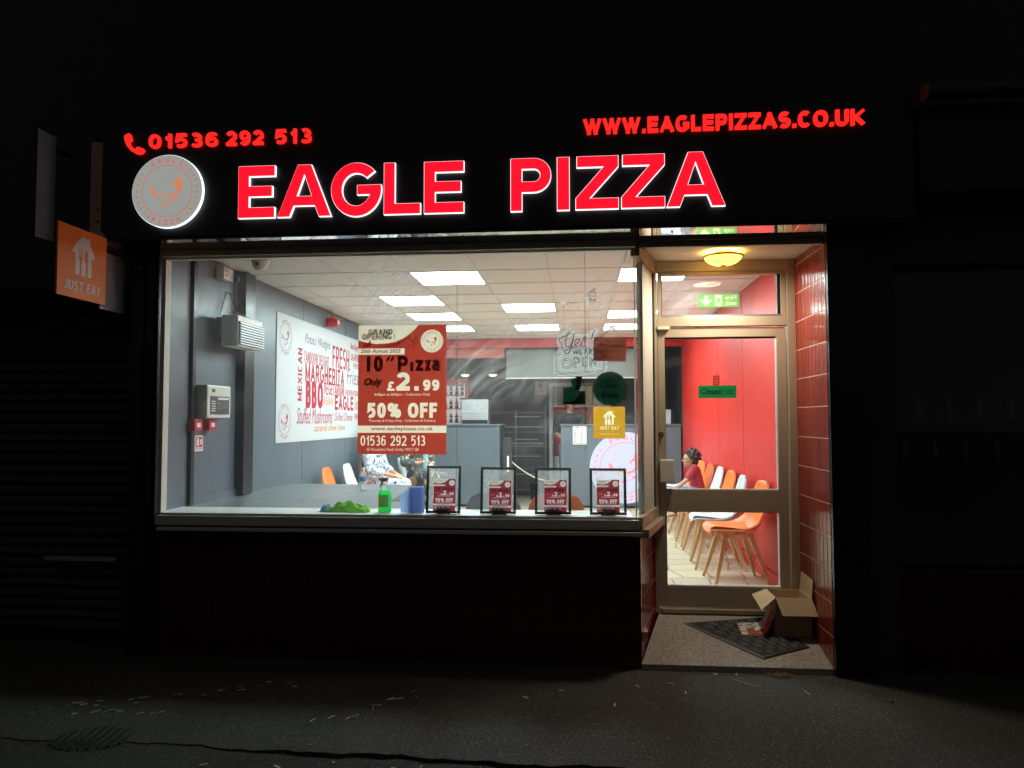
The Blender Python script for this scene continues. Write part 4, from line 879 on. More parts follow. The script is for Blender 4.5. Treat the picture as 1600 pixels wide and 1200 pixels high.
# ================================================================== THINGS ON THE WINDOW
GY=.016
def on_glass(name,label,cat,x,z,group=None,y=GY): 
    return T(name,label,cat,M=front(x,y,z),group=group)
DKP=paper('poster_dark_ink',(.06,.04,.04),.5,(.16,.08,.08)); INKR=paper('poster_red_ink',(.62,.05,.04),.66,(.76,.10,.075)); BASE=paper('poster_paper',(.80,.74,.58),.75); CP=paper('poster_cream_ink',(.8,.74,.6),.6); DK=mat('poster_dark_ink',(.035,.03,.03),.5); GP=paper('poster_gold_ink',(.80,.55,.16),.6); RL=paper('poster_light_red_ink',(.62,.10,.06),.6,(.8,.3,.2))
def poster_art(t_,W,H,full=True,zo=0,inkR=None,base=None,dark=None):
    """white sheet, then a red ink layer with the pale words and shapes left open in it, then dark and gold inks"""
    k=W/723.
    def X(x): return (x-105)*k
    def Y(y): return H-(y-95)*k
    mb=MB(); mb.add([(0,0,zo),(W,0,zo),(W,H,zo),(0,H,zo)],[(0,1,2,3)],base); t_.part('sheet',mb)
    cv=[(104,94),(600,94),(570,130),(520,172),(470,205),(410,230),(340,243),(250,246),(160,232),(104,215)]
    hole=[[(X(x),Y(y)) for x,y in cv],[(X(x),Y(y)) for x,y in ((104,283),(485,283),(485,333),(104,333))],[(X(x),Y(y)) for x,y in ((104,905),(829,905),(829,962),(104,962))],circ(X(708),Y(227),92*k)]
    def bl(s_,x0,y0,x1,y1,wt,gap=.12): return block_quads(s_,X(x0),Y(y1),X(x1),Y(y0),wt,gap)
    for a in (('\u00a3',345,550,405,625,.24),('2',420,478,530,625,.25),('.',567,590,605,625,1),('99',637,537,770,625,.26),('50%',180,722,460,843,.235),('OFF',515,722,752,843,.235),('01536 292 513',130,985,657,1065,.235)): hole+=bl(*a)
    if full:
        hole+=font_tris('5:00pm to 8:00pm - Collection Only',X(240),Y(670),X(697),Y(645)); hole+=font_tris('Thursday & Friday Only - Collection & Delivery',X(195),Y(880),X(740),Y(855)); hole+=font_tris('65 Occupation Road, Corby, NN17 1EE',X(182),Y(1112),X(605),Y(1083))
    else: hole+=[[(X(x),Y(y)) for x,y in q] for q in (((240,650),(697,650),(697,660),(240,660)),((195,860),(740,860),(740,870),(195,870)),((182,1088),(605,1088),(605,1100),(182,1100)))]
    z=zo+.0004; mb=MB(); flat2d(mb,union2d([rect(0,0,W,H)],hole),z,inkR); t_.part('red_print',mb)
    mb=MB(); emblem(mb,X(708),Y(227),88*k,z+.0002,inkR,inkR,None,full,0); t_.part('emblem',mb)
    mb=MB(); z2=z+.0004
    def tx(s_,x0,y0,x1,y1,m,b=.03,sh=0,dz=0): text(mb,s_,X(x0),Y(y1),X(x1),Y(y0),z2+dz,m,b,sh,.0002)
    def tb(s_,x0,y0,x1,y1,m,wt=.2,dz=0,gap=.12): block(mb,s_,X(x0),Y(y1),X(x1),Y(y0),z2+dz,m,wt,gap=gap)
    if full:
        tb('GRAND',187,127,386,169,dark,.29); tb('OPENING',137,164,379,212,dark,.29)
        tb('GRAND',190,130,383,166,GP,.20,.0003); tb('OPENING',140,167,376,209,GP,.20,.0003); tb('I',396,164,408,196,GP,.3,.0003); tb('I',396,200,408,209,GP,1,.0003)
        tx('20th August 2025',124,289,455,328,inkR,.02,.2)
        tx('Only',153,518,308,602,CP,.06,.25); tx('Only',162,527,299,592,dark,.01,.25,.0003)
        tx('www.eaglepizzas.co.uk',213,913,722,952,inkR,.02)
        for lp in ([(500,182),(560,225),(556,232),(497,190)],[(598,190),(548,235),(545,228),(590,184)]): shape(mb,[[(X(x),Y(y)) for x,y in lp]],z2+(.0003 if lp[0][0]>550 else 0),0,GP)
        shape(mb,[circ(X(585),Y(225),15*k),circ(X(585),Y(225),9*k)],z2,0,GP); shape(mb,[circ(X(552),Y(252),15*k),circ(X(552),Y(252),9*k)],z2+.0003,0,GP)
        shape(mb,[[(X(x),Y(y)) for x,y in ((125,235),(170,252),(205,212),(215,262),(180,262),(210,282),(165,268),(135,282),(150,262))]],z2,0,RL)
        shape(mb,[[(X(x),Y(y)) for x,y in ((260,262),(360,256),(440,236),(500,196),(520,176),(500,212),(440,250),(360,272))]],z2,0,RL)
        for q in range(16): shape(mb,[circ(X(random.uniform(420,640)),Y(random.uniform(175,275)),2.5*k,8)],z2+.0006,0,CP)
    else:
        tb('GRAND OPENING',140,140,412,200,GP,.24); tx('20th August 2025',124,292,455,324,inkR,.0,.2); tx('Only',162,530,299,585,GP,.0,.25); tx('www.eaglepizzas.co.uk',213,918,722,948,inkR,.0)
    tb('10',160,345,310,470,dark,.25,0,.2); tb('\u201d',334,345,402,394,dark,.40); tb('P',428,345,515,468,dark,.24); tb('iz',532,345,640,468,dark,.22); tb('z',652,345,700,468,dark,.22); tb('a',710,345,772,468,dark,.21)
    t_.part('lettering',mb)
t_=on_glass('window_poster','large red 10 inch pizza poster stuck inside the shop window','poster',-1.466,1.142)
poster_art(t_,.603,.866,True,0,INKR,BASE,DKP)
# four framed flyers on the sill
FR=mat('black_frame',(.006,.006,.007),.35); FG=glass('frame_glass',dirt=.10,haze=.20,refl=.6)
flyM=paper('flyer_red_ink',(.50,.03,.06),.64,(.76,.08,.12)); flyC=paper('flyer_paper',(.82,.78,.78),.75)
for i,(xa,xb,zt,zb,tw,lb) in enumerate(((-1.013,-.780,1.062,.745,.05,'leftmost framed flyer on the sill, beside the blue paper roll'),(-.645,-.405,1.055,.745,0,'second framed flyer from the left, on the sill before the grey counter'),(-.280,-.040,1.052,.745,0,'third framed flyer from the left, on the sill before the counter gap'),(.082,.322,1.050,.745,0,'rightmost framed flyer on the sill, under the yellow sticker'))):
    W,H=xb-xa,zt-zb
    Mx=front(xa,.085,zb)@Matrix.Rotation(-.12,4,'X')@Matrix.Rotation(tw,4,'Y')
    t_=T('picture_frame',lb,'picture frame',M=Mx,group='framed flyers along the window sill')
    mb=MB(); b_=.017
    mb.box(0,W,0,b_,0,.016,FR,bev=.002); mb.box(0,W,H-b_,H,0,.016,FR,bev=.002); mb.box(0,b_,b_+.0005,H-b_-.0005,0,.015,FR); mb.box(W-b_,W,b_+.0005,H-b_-.0005,0,.015,FR)
    mb.box(W*.3,W*.7,.0,.05,-.05,-.003,FR); t_.part('frame',mb)
    mb=MB(); mb.box(b_,W-b_,b_,H-b_,.005,.007,FG); t_.part('glass',mb)
    # drying water marks on the glass
    mb=MB(); WM=mat('water_mark',(.75,.78,.8),.5)
    for q in range((5,14,6,3)[i]):
        r=random.uniform(.003,.009); cx,cy_=random.uniform(.03,W-.03),random.uniform(H*.66,H-.03); shape(mb,[circ(cx,cy_,r,14,r*1.3),circ(cx,cy_,r-.0009,14,r*1.3-.0009)],.0072,.0002,WM)
    t_.part('water_marks',mb)
    w_=.148; h_=w_*866/603.
    ox=(W-w_)/2+(.006,.012,.016,.0)[i]
    fl=bpy.data.objects.new('flyer',None); C.objects.link(fl); fl.parent=t_.o; fl.location=(ox,b_+(0,-.010,-.004,-.0)[i]+.0,.0085)
    class Sub: pass
    sb=Sub(); sb.part=lambda nm,mb_,fl=fl,t_=t_: t_.part(nm,mb_,parent=fl)
    poster_art(sb,w_,h_,False,0,flyM,flyC,DK)
# unlit neon sign
ACR=glass('clear_acrylic',haze=.25,dirt=.06,refl=.6)
NEO=mat('unlit_neon_tube',(.16,.16,.16),.3); NEO2=paper('unlit_neon_tube_pale',(.92,.92,.90),.6)
t_=on_glass('neon_sign','unlit neon sign reading Yes WE ARE OPEN on clear acrylic, hung behind the glass','neon sign',-.155,1.655,y=.05)
K=.355/970.   # zoomed units to metres
def U(x,y): return ((x-30)*K,(1005-y)*K)
mb=MB(); o=[(30,650),(40,600),(110,540),(125,480),(90,380),(95,290),(150,240),(270,165),(350,165),(430,200),(520,235),(640,225),(720,150),(800,120),(850,170),(800,280),(790,480),(960,500),(1000,580),(1005,880),(970,940),(760,960),(600,985),(110,1005),(50,950),(35,880)]
shape(mb,[[U(x,y) for x,y in o]],0,.005,ACR); t_.part('backing',mb)
def smooth(pts,n=5):
    P=[Vector((*p,0)) for p in pts]; out=[]
    for i in range(len(P)-1):
        a=P[max(0,i-1)];b=P[i];c=P[i+1];d_=P[min(len(P)-1,i+2)]
        for k in range(n):
            t=k/n; out.append(.5*((2*b)+(-a+c)*t+(2*a-5*b+4*c-d_)*t*t+(-a+3*b-3*c+d_)*t**3))
    out.append(P[-1]); return out
mb=MB()
def tube2(l,m,r=.0030,sm=True,z=.008):
    q=[U(*p) for p in l]; q=smooth(q) if sm else [Vector((*p,0)) for p in q]
    mb.tube([Vector((v.x,v.y,z)) for v in q],r,m,n=6)
tube2([(195,500),(185,400),(145,350),(155,310),(230,275),(310,250),(335,215),(315,200),(280,250),(255,400),(290,460),(350,440),(395,330),(412,225),(400,330),(360,460),(320,570),(260,585),(230,560),(270,520),(380,480),(450,420),(510,360),(490,320),(440,350),(430,430),(470,460),(540,420),(600,280),(630,300),(600,340),(580,300),(600,350),(610,440),(570,460),(535,430)],NEO)
tube2([(780,170),(720,340)],NEO,sm=False); tube2([(695,400),(675,460)],NEO2,sm=False)
for ch in ([(395,540),(415,600),(440,540),(465,600),(480,510)],[(550,520),(510,525),(515,605),(560,600)],[(510,562),(550,560)],[(595,600),(625,510),(660,600)],[(690,600),(685,505),(730,515),(725,550),(690,555),(740,600)],[(800,495),(760,500),(765,600),(810,600)],[(765,545),(800,545)]): tube2(ch,NEO,sm=False)
for r in (1,.62): tube2([(280+95*r*cos(a),765+95*r*sin(a)) for a in [2*pi*k/16 for k in range(17)]],NEO2,sm=False)
for dx in (0,26): 
    tube2([(405+dx,650+dx*.5),(415+dx*.6,850)],NEO2,sm=False); tube2([(405+dx,655+dx*.4),(490,660+dx),(510-dx*.4,710),(480,760-dx*.6),(415+dx,765-dx*.3)],NEO2)
    tube2([(660,655+dx),(560+dx*.5,655+dx),(570+dx*.5,835-dx),(650,830-dx)],NEO2,sm=False)
    tube2([(700+dx,830),(695+dx,650+dx),(800,810-dx),(805+dx,640)],NEO2,sm=False)
tube2([(590,745),(640,742)],NEO2,sm=False)
for q in (0,28): tube2([(180,570+q),(110+q,580+q),(70+q,620+q),(80+q,880-q),(130+q,965-q),(400,955-q),(800,930-q),(930-q,915-q),(965-q,860),(950-q,580+q),(900,525+q),(800,530+q)],NEO2)
t_.part('neon_tube',mb)
mb=MB(); 
for a,b in (((235,180),(225,-330)),((705,200),(640,-380)),((225,-300),(640,-350))): mb.cyl((*U(*a),.004),(*U(*b),.004),.0009,mat('thin_chain',(.25,.25,.25),.4,metal=.6),n=5)
t_.part('hanging_chain',mb)
mb=MB()
for x,y in ((225,-330),(640,-380)):
    c=U(x,y); mb.lathe([(.001,.014),(.006,.014),(.008,.006),(.017,.001),(.018,.004)],paper('clear_cup',(.85,.88,.88),.75),16,Matrix.Translation((c[0],c[1],.01)))
t_.part('suction_cup',mb)
# brown closed board
t_=on_glass('hanging_sign','small brown board reading We are closed, hung from a suction cup','sign',.108,1.750,y=.035)
BRN=paper('brown_board',(.20,.045,.025),.6); BRT=mat('pale_brown_ink',(.20,.09,.07),.5)
Mr=Matrix.Rotation(-.045,4,'Z')
mb=MB(); mb.add([(0,.008,0),(.213,.008,0),(.213,.165,0),(0,.165,0)],[(0,1,2,3)],BRN,Mr); 
t_.part('board',mb)
mb=MB(); text(mb,"We're closed",.035,.100,.185,.125,.0045,BRT,.02,0,.0004,Mr); text(mb,'Sorry about that',.065,.070,.165,.084,.0045,BRT,.0,0,.0004,Mr); text(mb,'Call back soon',.075,.030,.150,.042,.0045,BRT,.0,0,.0004,Mr); t_.part('lettering',mb)
mb=MB(); 
for x in (.022,.192): mb.cyl((x,.152,.004),(x,.152,.006),.005,WHITE,n=10,M=Mr)
mb.cyl((.022,.152,.002),(.118,.224,.002),.001,BLACK,n=5,M=Mr); mb.cyl((.192,.152,.002),(.118,.224,.002),.001,BLACK,n=5,M=Mr); t_.part('string',mb)
mb=MB(); mb.lathe([(.001,.014),(.007,.014),(.009,.007),(.020,.001),(.021,.005)],MATS['clear_cup'],18,Mr@Matrix.Translation((.118,.228,.004))); t_.part('suction_cup',mb)
# stickers
DG=paper('dark_green_sticker',(.004,.026,.016),.5); DG2=mat('darker_green_ink',(.002,.008,.006),.5)
t_=on_glass('round_sticker','round dark green window sticker reading Uber Eats','sticker',.217,1.574)
mb=MB(); shape(mb,[circ(0,0,.111,48)],0,0,DG); t_.part('sheet',mb)
mb=MB(); text(mb,'Uber',-.055,.0,.055,.042,.0006,DG2,.01,0,.0003); text(mb,'Eats',-.055,-.062,.055,-.02,.0006,DG2,.03,0,.0003); text(mb,'ORDER WITH',-.055,.052,.055,.064,.0006,DG2,.0,0,.0003); t_.part('lettering',mb)
t_=on_glass('bag_sticker','dark green sticker shaped like a hand lifting a paper bag','sticker',-.092,1.47)
mb=MB(); q=1/216.7
def V(x,y): return ((x-902)*.155/180*.97,(205-y+0)*.165/180*.97)
DGB=paper('mid_green_sticker',(.006,.06,.04),.5)
shape(mb,[[V(x,y) for x,y in ((905,205),(1082,205),(1080,106),(1030,105),(1058,0),(1010,-3),(1005,8),(960,14),(975,70),(902,78))]],0,0,DG)
t_.part('sheet',mb)
mb=MB(); shape(mb,[[V(x,y) for x,y in ((1008,-4),(1058,-2),(1052,60),(1030,105),(1000,95),(1010,40))]],.0012,0,DGB); shape(mb,[[V(x,y) for x,y in ((905,178),(905,203),(1080,203),(1080,108),(1050,106),(1010,160),(960,190))]],.0012,0,DGB)
t_.part('lighter_shapes',mb)
YW=paper('cream_sticker_ink',(.95,.93,.70),.7); YS=paper('yellow_orange_sticker',(.95,.52,.06),.72)
t_=on_glass('square_sticker','yellow orange square window sticker reading JUST EAT','sticker',.108,1.248)
YI=paper('yellow_ink_film',(.80,.40,.03),.75,(.92,.50,.05))
hl=[(.103+.078*x,.135+.078*y) for x,y in HOUSE]
mb=MB(); shape(mb,[rect(0,0,.205,.207,.01)],0,0,YW); t_.part('sheet',mb)
mb=MB(); flat2d(mb,union2d([rect(0,0,.205,.207,.01)],[hl]+block_quads('JUST EAT',.040,.058,.166,.080,.2)+font_tris('ORDER ON THE APP',.04,.026,.166,.032)),.0004,YI); t_.part('yellow_print',mb)
# glue residue
t_=on_glass('sticker_residue','whitish torn sticker residue on the glass above the neon sign','residue',.08,2.15)
mb=MB(); RES=mat('dried_glue',(.72,.72,.70),.8)
for k in range(60):
    x,y=random.uniform(0,.05),random.uniform(0,.085); r=random.uniform(.001,.0035); shape(mb,[circ(x,y,r,7,r*1.8)],0,.0004,RES)
for k in range(26):
    a=random.uniform(0,6.3); x,y=.175+.018*cos(a),.045+.022*sin(a); shape(mb,[circ(x,y,.0016,6)],0,.0004,RES)
t_.part('glue_flakes',mb)
# door stickers
t_=T('door_sticker','green rectangular Closed sticker on the door glass','sticker',M=front(.887,.655,1.527))
GS=paper('green_sticker',(.015,.32,.09),.7); mb=MB(); shape(mb,[rect(0,0,.272,.091)],0,0,GS); t_.part('sheet',mb)
mb=MB(); text(mb,'Closed',.018,.026,.160,.070,.0012,DG2,.02,0,.0003); mb.box(.175,.178,.0,.091,.0012,.0015,DG2); text(mb,'Uber',.205,.048,.248,.062,.0012,DG2,.02,0,.0003); text(mb,'Eats',.205,.028,.248,.043,.0012,DG2,.02,0,.0003); t_.part('lettering',mb)
t_=T('door_sticker','small red badge sticker above the green Closed sticker','sticker',M=front(.993,.655,1.619))
mb=MB(); shape(mb,[rect(0,0,.047,.072)],0,.001,REDP); t_.part('sheet',mb)
mb=MB(); shape(mb,[circ(.0235,.047,.015),circ(.0235,.047,.011)],.0012,.0002,GP); mb.box(.010,.037,.012,.018,.0012,.0014,GP); mb.box(.012,.035,.024,.028,.0012,.0014,GP); t_.part('badge',mb)
t_=T('fire_exit_sign','green fire exit sign seen reversed through the transom glass','sign',M=front(1.197,.69,2.199)@Matrix.Rotation(pi,4,'Y'))
FG2=paper('fire_sign_green',(.10,.30,.07),.5); FW=mat('fire_sign_white',(.30,.36,.25),.6)
mb=MB(); mb.add([(0,0,-.002),(.3,0,-.002),(.3,.097,-.002),(0,.097,-.002)],[(0,1,2,3)],FG2); t_.part('plate',mb)
mb=MB()
for Mz in (Matrix(),):
    text(mb,'Fire',.02,.056,.10,.085,.0008,FW,.02,0,.0003); text(mb,'exit',.02,.014,.10,.045,.0008,FW,.02,0,.0003)
    shape(mb,[[(.125,.01),(.175,.01),(.175,.088),(.125,.088)]],.0008,.0003,FW)
    shape(mb,[[(.228,.085),(.252,.085),(.252,.05),(.285,.055),(.24,.012),(.195,.055),(.228,.05)]],.0008,.0003,FW)
    shape(mb,[circ(.155,.076,.006,12)],.0012,.0003,FG2); shape(mb,[[(.150,.068),(.160,.066),(.158,.045),(.168,.03),(.162,.014),(.156,.03),(.148,.04),(.136,.018),(.13,.022),(.142,.046),(.134,.054),(.14,.06)]],.0012,.0003,FG2)
# the same print shows through on the street side
fw=mb.mesh('pictogram'); o=bpy.data.objects.new('pictogram',fw); C.objects.link(o); o.parent=t_.o
mb2=MB(); mb2.v=[(x,y,-.0032-z) for x,y,z in mb.v]; mb2.f=[f[::-1] for f in mb.f]; mb2.m=mb.m; mb2.mats=mb.mats; mb2.sm=mb.sm; o=bpy.data.objects.new('pictogram',mb2.mesh('pictogram')); C.objects.link(o); o.parent=t_.o

# ================================================================== SILL ITEMS
def cloth(name,label,x0,x1,y0,y1,z,h,m,seed,cat='cloth'):
    rnd=random.Random(seed); nx,ny=64,36; vs=[];fs=[]
    ph=[rnd.uniform(0,6) for _ in range(8)]
    for j in range(ny+1):
        for i in range(nx+1):
            u,v=i/nx,j/ny; e=max(0,min(1,min(u,1-u)*5))*max(0,min(1,min(v,1-v)*4)); e=e**.5
            r=.6+.22*sin(u*9+ph[0]+v*4)+.14*sin(u*19+ph[1]-v*7+sin(v*6))+.12*sin(v*15+ph[2]+u*6)+.05*abs(sin(u*31+v*12+ph[5]))
            vs.append((x0+(x1-x0)*u+.008*sin(v*9+ph[3]),y0+(y1-y0)*v+.012*sin(u*8+ph[4])*(.5+.5*sin(u*3)),z+.002+h*e*r))
    for j in range(ny):
        for i in range(nx): a=j*(nx+1)+i; fs.append((a,a+1,a+nx+2,a+nx+1))
    n0=len(vs); vs += [(x,y,z+.001) for x,y,_ in vs]; 
    mb=MB(); mb.add(vs,fs+[tuple(n0+k for k in f[::-1]) for f in fs],m,smooth=True)
    return single(name,mb,label,cat,loc=((x0+x1)/2,(y0+y1)/2,z))
cloth('cleaning_cloth','crumpled lime green microfibre cloth lying on the window sill',-1.71,-1.42,.10,.21,.744,.066,paper('lime_microfibre',(.45,.85,.14),.4,rough=.9),3)
cloth('cleaning_cloth','crumpled blue cloth beneath and left of the green cloth on the sill',-1.765,-1.60,.11,.22,.744,.045,paper('blue_microfibre',(.22,.60,.85),.4,rough=.9),5)
t_=T('spray_bottle','clear spray bottle of green cleaner with orange label and trigger','spray bottle',loc=(-1.31,.14,.744))
Mb=Matrix.Translation((-1.31,.14,.744)); GL=paper('green_liquid',(.10,.85,.30),.8,rough=.15)
mb=MB(); mb.lathe([(.001,0),(.040,0),(.046,.006),(.046,.10),(.045,.125),(.034,.148),(.030,.15)],GL,28,Mb,sy=.62); t_.part('body',mb)
CLR=glass('clear_plastic',haze=.25); mb=MB(); mb.lathe([(.030,.151),(.022,.165),(.015,.178),(.015,.19)],CLR,20,Mb,sy=.7); t_.part('neck',mb)
mb=MB(); mb.lathe([(.001,.205),(.017,.205),(.017,.186),(.001,.186)],CLR,16,Mb); mb.box(-.03,.022,-.012,.012,.206,.232,ORANGE,Mb,bev=.004); mb.box(-.045,-.031,-.007,.007,.214,.228,ORANGE,Mb,bev=.002); mb.add([(-.022,-.006,.206),(-.012,-.006,.206),(-.026,-.006,.165),(-.034,-.006,.168),(-.022,.006,.206),(-.012,.006,.206),(-.026,.006,.165),(-.034,.006,.168)],[(0,1,2,3),(4,7,6,5),(0,3,7,4),(1,5,6,2),(3,2,6,7)],ORANGE,Mb); t_.part('trigger_head',mb)
mb=MB(); vs=[];a_=list(range(-70,31,10))
for k in a_:
    for zz in (.035,.118): vs.append((.0468*cos(R(k-90+10)),.62*.0468*sin(R(k-90+10)),zz))
mb.add(vs,[(2*k,2*k+2,2*k+3,2*k+1) for k in range(len(a_)-1)],paper('orange_label',(.95,.36,.07),.5),Mb,True)
fr_=[( .012,.07),(.02,.10),(.028,.082),(.036,.10),(.034,.066),(.04,.058),(.024,.05),(.008,.056)]
mb.add([(x-.008,-.0305,z) for x,z in fr_],[tuple(range(len(fr_)))],WHITE,Mb); t_.part('label',mb)
t_=T('paper_towel_roll','blue paper towel roll standing on the sill with a loose sheet','paper roll',loc=(-1.10,.15,.744))
Mb=Matrix.Translation((-1.095,.16,.744)); BP_=paper('blue_paper',(.42,.55,.88),.55,rough=.9)
mb=MB(); mb.lathe([(.018,.0),(.054,0),(.055,.002),(.055,.168),(.054,.17),(.019,.17),(.018,.168),(.018,.0)],BP_,32,Mb); t_.part('roll',mb)
mb=MB(); pts=[]
for k in range(8):
    u=k/7; x=-.02-.075*u; y=-.056-.01*sin(u*3); 
    pts += [(x,y,.002+.02*u*0),(x+.012*sin(u*4),y+.008*sin(u*7),.17-.05*u*u)]
mb.add(pts,[(2*k,2*k+2,2*k+3,2*k+1) for k in range(7)],BP_,Mb,True); t_.part('loose_sheet',mb)
t_=T('water_bottle','clear plastic water bottle with blue label standing on the platform','water bottle',loc=(-1.92,1.685,.737))
Mb=Matrix.Translation((-1.92,1.685,.737)); mb=MB(); mb.lathe([(.001,0),(.028,0),(.031,.006),(.029,.02),(.031,.03),(.029,.04),(.031,.05),(.029,.06),(.031,.07),(.031,.125),(.024,.155),(.012,.178),(.012,.188)],glass('clear_pet',haze=.3,dirt=.2),22,Mb); t_.part('body',mb)
mb=MB(); mb.lathe([(.0315,.085),(.0315,.122)],mat('blue_bottle_label',(.12,.34,.65),.5),22,Mb); t_.part('label',mb)
mb=MB(); mb.lathe([(.014,.188),(.014,.203),(.001,.204)],WHITE,16,Mb); t_.part('cap',mb)

# ================================================================== CHAIRS
def shell_mesh(mshell,mpad):
    prof=[(.235,.425),(.225,.445),(.17,.452),(.08,.440),(0,.430),(-.08,.430),(-.14,.442),(-.18,.475),(-.205,.53),(-.222,.60),(-.238,.68),(-.252,.76),(-.262,.815),(-.268,.845)]
    half=[.135,.175,.215,.232,.236,.236,.234,.230,.226,.220,.208,.190,.160,.105]
    nu=12; vs=[];fs=[]
    for i,(x,z) in enumerate(prof):
        j=min(i+1,len(prof)-1); k=max(i-1,0); tx,tz=prof[j][0]-prof[k][0],prof[j][1]-prof[k][1]; l=math.hypot(tx,tz); nx_,nz_=(tz/l,-tx/l)  # towards sitter
        if nz_<0 and i<6: nx_,nz_=-nx_,-nz_
        s=i/(len(prof)-1); curl=.018+.055*math.exp(-((s-.5)/.22)**2)
        for u in range(nu+1):
            a=-1+2*u/nu; c=curl*abs(a)**2.4
            ex,ez=(0,1) if i<5 else ((.5,.85) if i<8 else (1,.1))
            vs.append((x+ex*c,a*half[i],z+ez*c))
    n1=len(vs); th=.010
    for (x,y,z),i in zip(list(vs),[k//(nu+1) for k in range(n1)]):
        vs.append((x-(0 if i<5 else (.006 if i<8 else th)),y*1.01,z-(th if i<5 else (.008 if i<8 else 0))))
    for i in range(len(prof)-1):
        for u in range(nu):
            a=i*(nu+1)+u; fs.append((a,a+1,a+nu+2,a+nu+1)); fs.append((n1+a,n1+a+nu+1,n1+a+nu+2,n1+a+1))
    for u in range(nu):
        for i in (0,len(prof)-1): a=i*(nu+1)+u; fs.append((a,a+1,n1+a+1,n1+a))
    for i in range(len(prof)-1):
        for u in (0,nu): a=i*(nu+1)+u; fs.append((a,a+nu+1,n1+a+nu+1,n1+a))
    mb=MB(); mb.add(vs,fs,mshell,smooth=True)
    pad=MB(); pv=[];pf=[]
    pr=[(.222,.452),(.20,.470),(.10,.464),(0,.454),(-.09,.453),(-.135,.462)]; ph=[.12,.165,.195,.2,.195,.15]
    for i,(x,z) in enumerate(pr):
        for u in range(9): a=-1+u/4; pv.append((x,a*ph[i],z+.03*abs(a)**3-(.012 if u in (0,8) or i in (0,5) else 0)))
    for i in range(len(pr)-1):
        for u in range(8): a=i*9+u; pf.append((a,a+1,a+10,a+9))
    pad.add(pv,pf,mpad,smooth=True); return mb,pad
CH={}
def chair_proto(kind):
    ms,mp_={'orange':(ORANGE,ORANGE),'white':(SHELLW,SHELLW),'grey':(SHELLG,SHELLG)}[kind]
    sm,pm=shell_mesh(ms,mp_)
    legs=[]
    for sx in (1,-1):
        for sy in (1,-1):
            mb=MB(); top=Vector((sx*.10,sy*.11,.415)); bot=Vector((sx*(.215 if sx>0 else .235),sy*.215,.0)); d_=(bot-top)
            a=Vector((.0,1,0)); vs=[]
            for p,wx,wy in ((top,.022,.016),(top+d_*.2,.021,.016),(bot,.011,.011)):
                vs += [p+Vector((wx*i_,wy*j_,0)) for i_,j_ in ((1,1),(-1,1),(-1,-1),(1,-1))]
            mb.add(vs,[(0,1,2,3),(8,11,10,9)]+[(4*k+a_,4*k+(a_+1)%4,4*k+4+(a_+1)%4,4*k+4+a_) for k in (0,1) for a_ in range(4)],WOOD); legs.append(mb)
    cb_=MB(); cb_.box(-.13,.13,-.125,-.095,.385,.418,WOOD,bev=.003); cb_.box(-.13,.13,.095,.125,.385,.418,WOOD,bev=.003); cb_.box(-.015,.015,-.094,.094,.388,.418,WOOD)
    CH[kind]=(sm.mesh('shell'),pm.mesh('seat_pad'),[l_.mesh('leg') for l_ in legs],cb_.mesh('crossbar'))
for k in ('orange','white','grey'): chair_proto(k)
def chair(kind,x,y,rz,label,group):
    o=bpy.data.objects.new('tub_chair',None); C.objects.link(o); o.location=(x,y,0); o.rotation_euler=(0,0,rz)
    tag(o,label,'chair',group); s,p,l_,c=CH[kind]
    for nm,me in [('shell',s),('seat_pad',p),('crossbar',c)]+[('leg',q) for q in l_]:
        q=bpy.data.objects.new(nm,me); C.objects.link(q); q.parent=o
G1='tub chairs in a row along the red wall'
for i,(k,y,lb) in enumerate((('orange',1.62,'nearest orange chair, whole in view through the door'),('white',2.27,'pale grey chair just behind the nearest orange chair'),('orange',2.90,'second orange chair from the door along the red wall'),('white',3.50,'pale grey chair directly before the child'),('orange',4.08,'orange chair the child in the red shirt sits on'),('orange',4.72,'orange chair just beyond the child'),('white',5.35,'farthest pale grey chair by the red wall near the counter'))):
    chair(k,1.325-(.03 if i==1 else 0),y,pi+(.06,-.05,.04,0,.03,.15,-.04)[i],lb,G1)
G2='tub chairs along the grey left wall'
for k,y,lb in (('orange',3.10,'orange chair nearest the window on the left wall'),('white',3.82,'pale grey chair beside the first orange chair on the left wall'),('orange',4.50,'orange chair under the person in the floral dress'),('white',5.25,'chair under the person in dark cloth with gold trim')):
    chair(k,-2.50+(.3 if y>5 else 0),y,.05,lb,G2)
chair('grey',-.60,.70,pi/2,'grey chair with its back to the sill behind the second framed flyer','tub chairs backing onto the window sill'); 
chair('orange',-.15,.70,pi/2,'orange chair with its back to the sill behind the third framed flyer','tub chairs backing onto the window sill')

# ================================================================== COUNTERS AND BACK OF SHOP
t_=T('service_counter','left grey service counter in front of the fridge','counter',loc=(-2,6.9,0))
mb=MB(); mb.box(-2.868,-1.215,6.70,7.25,.04,1.275,GREY,bev=.004); mb.box(-1.30,-1.212,6.685,6.699,.04,1.275,GREY); mb.box(-2.868,-1.215,6.75,7.2,0,.04,GREYD); t_.part('front_panel',mb)
mb=MB(); mb.box(-2.868,-1.18,6.67,7.30,1.276,1.302,GREY,bev=.004); t_.part('top',mb)
mb=MB(); mb.box(-1.16,-1.03,6.75,6.80,.15,1.10,GREYD); mb.box(-1.10,-1.07,6.742,6.749,.55,.80,WHITE); t_.part('gate',mb)
t_=T('service_counter','right grey service counter with a lit round eagle logo','counter',loc=(.7,6.9,0))
mb=MB(); mb.box(-.245,1.60,6.70,7.25,.04,1.275,GREY,bev=.004); mb.box(-.245,1.60,6.75,7.2,0,.04,GREYD); mb.box(-.248,-.16,6.685,6.699,.04,1.275,GREY); t_.part('front_panel',mb)
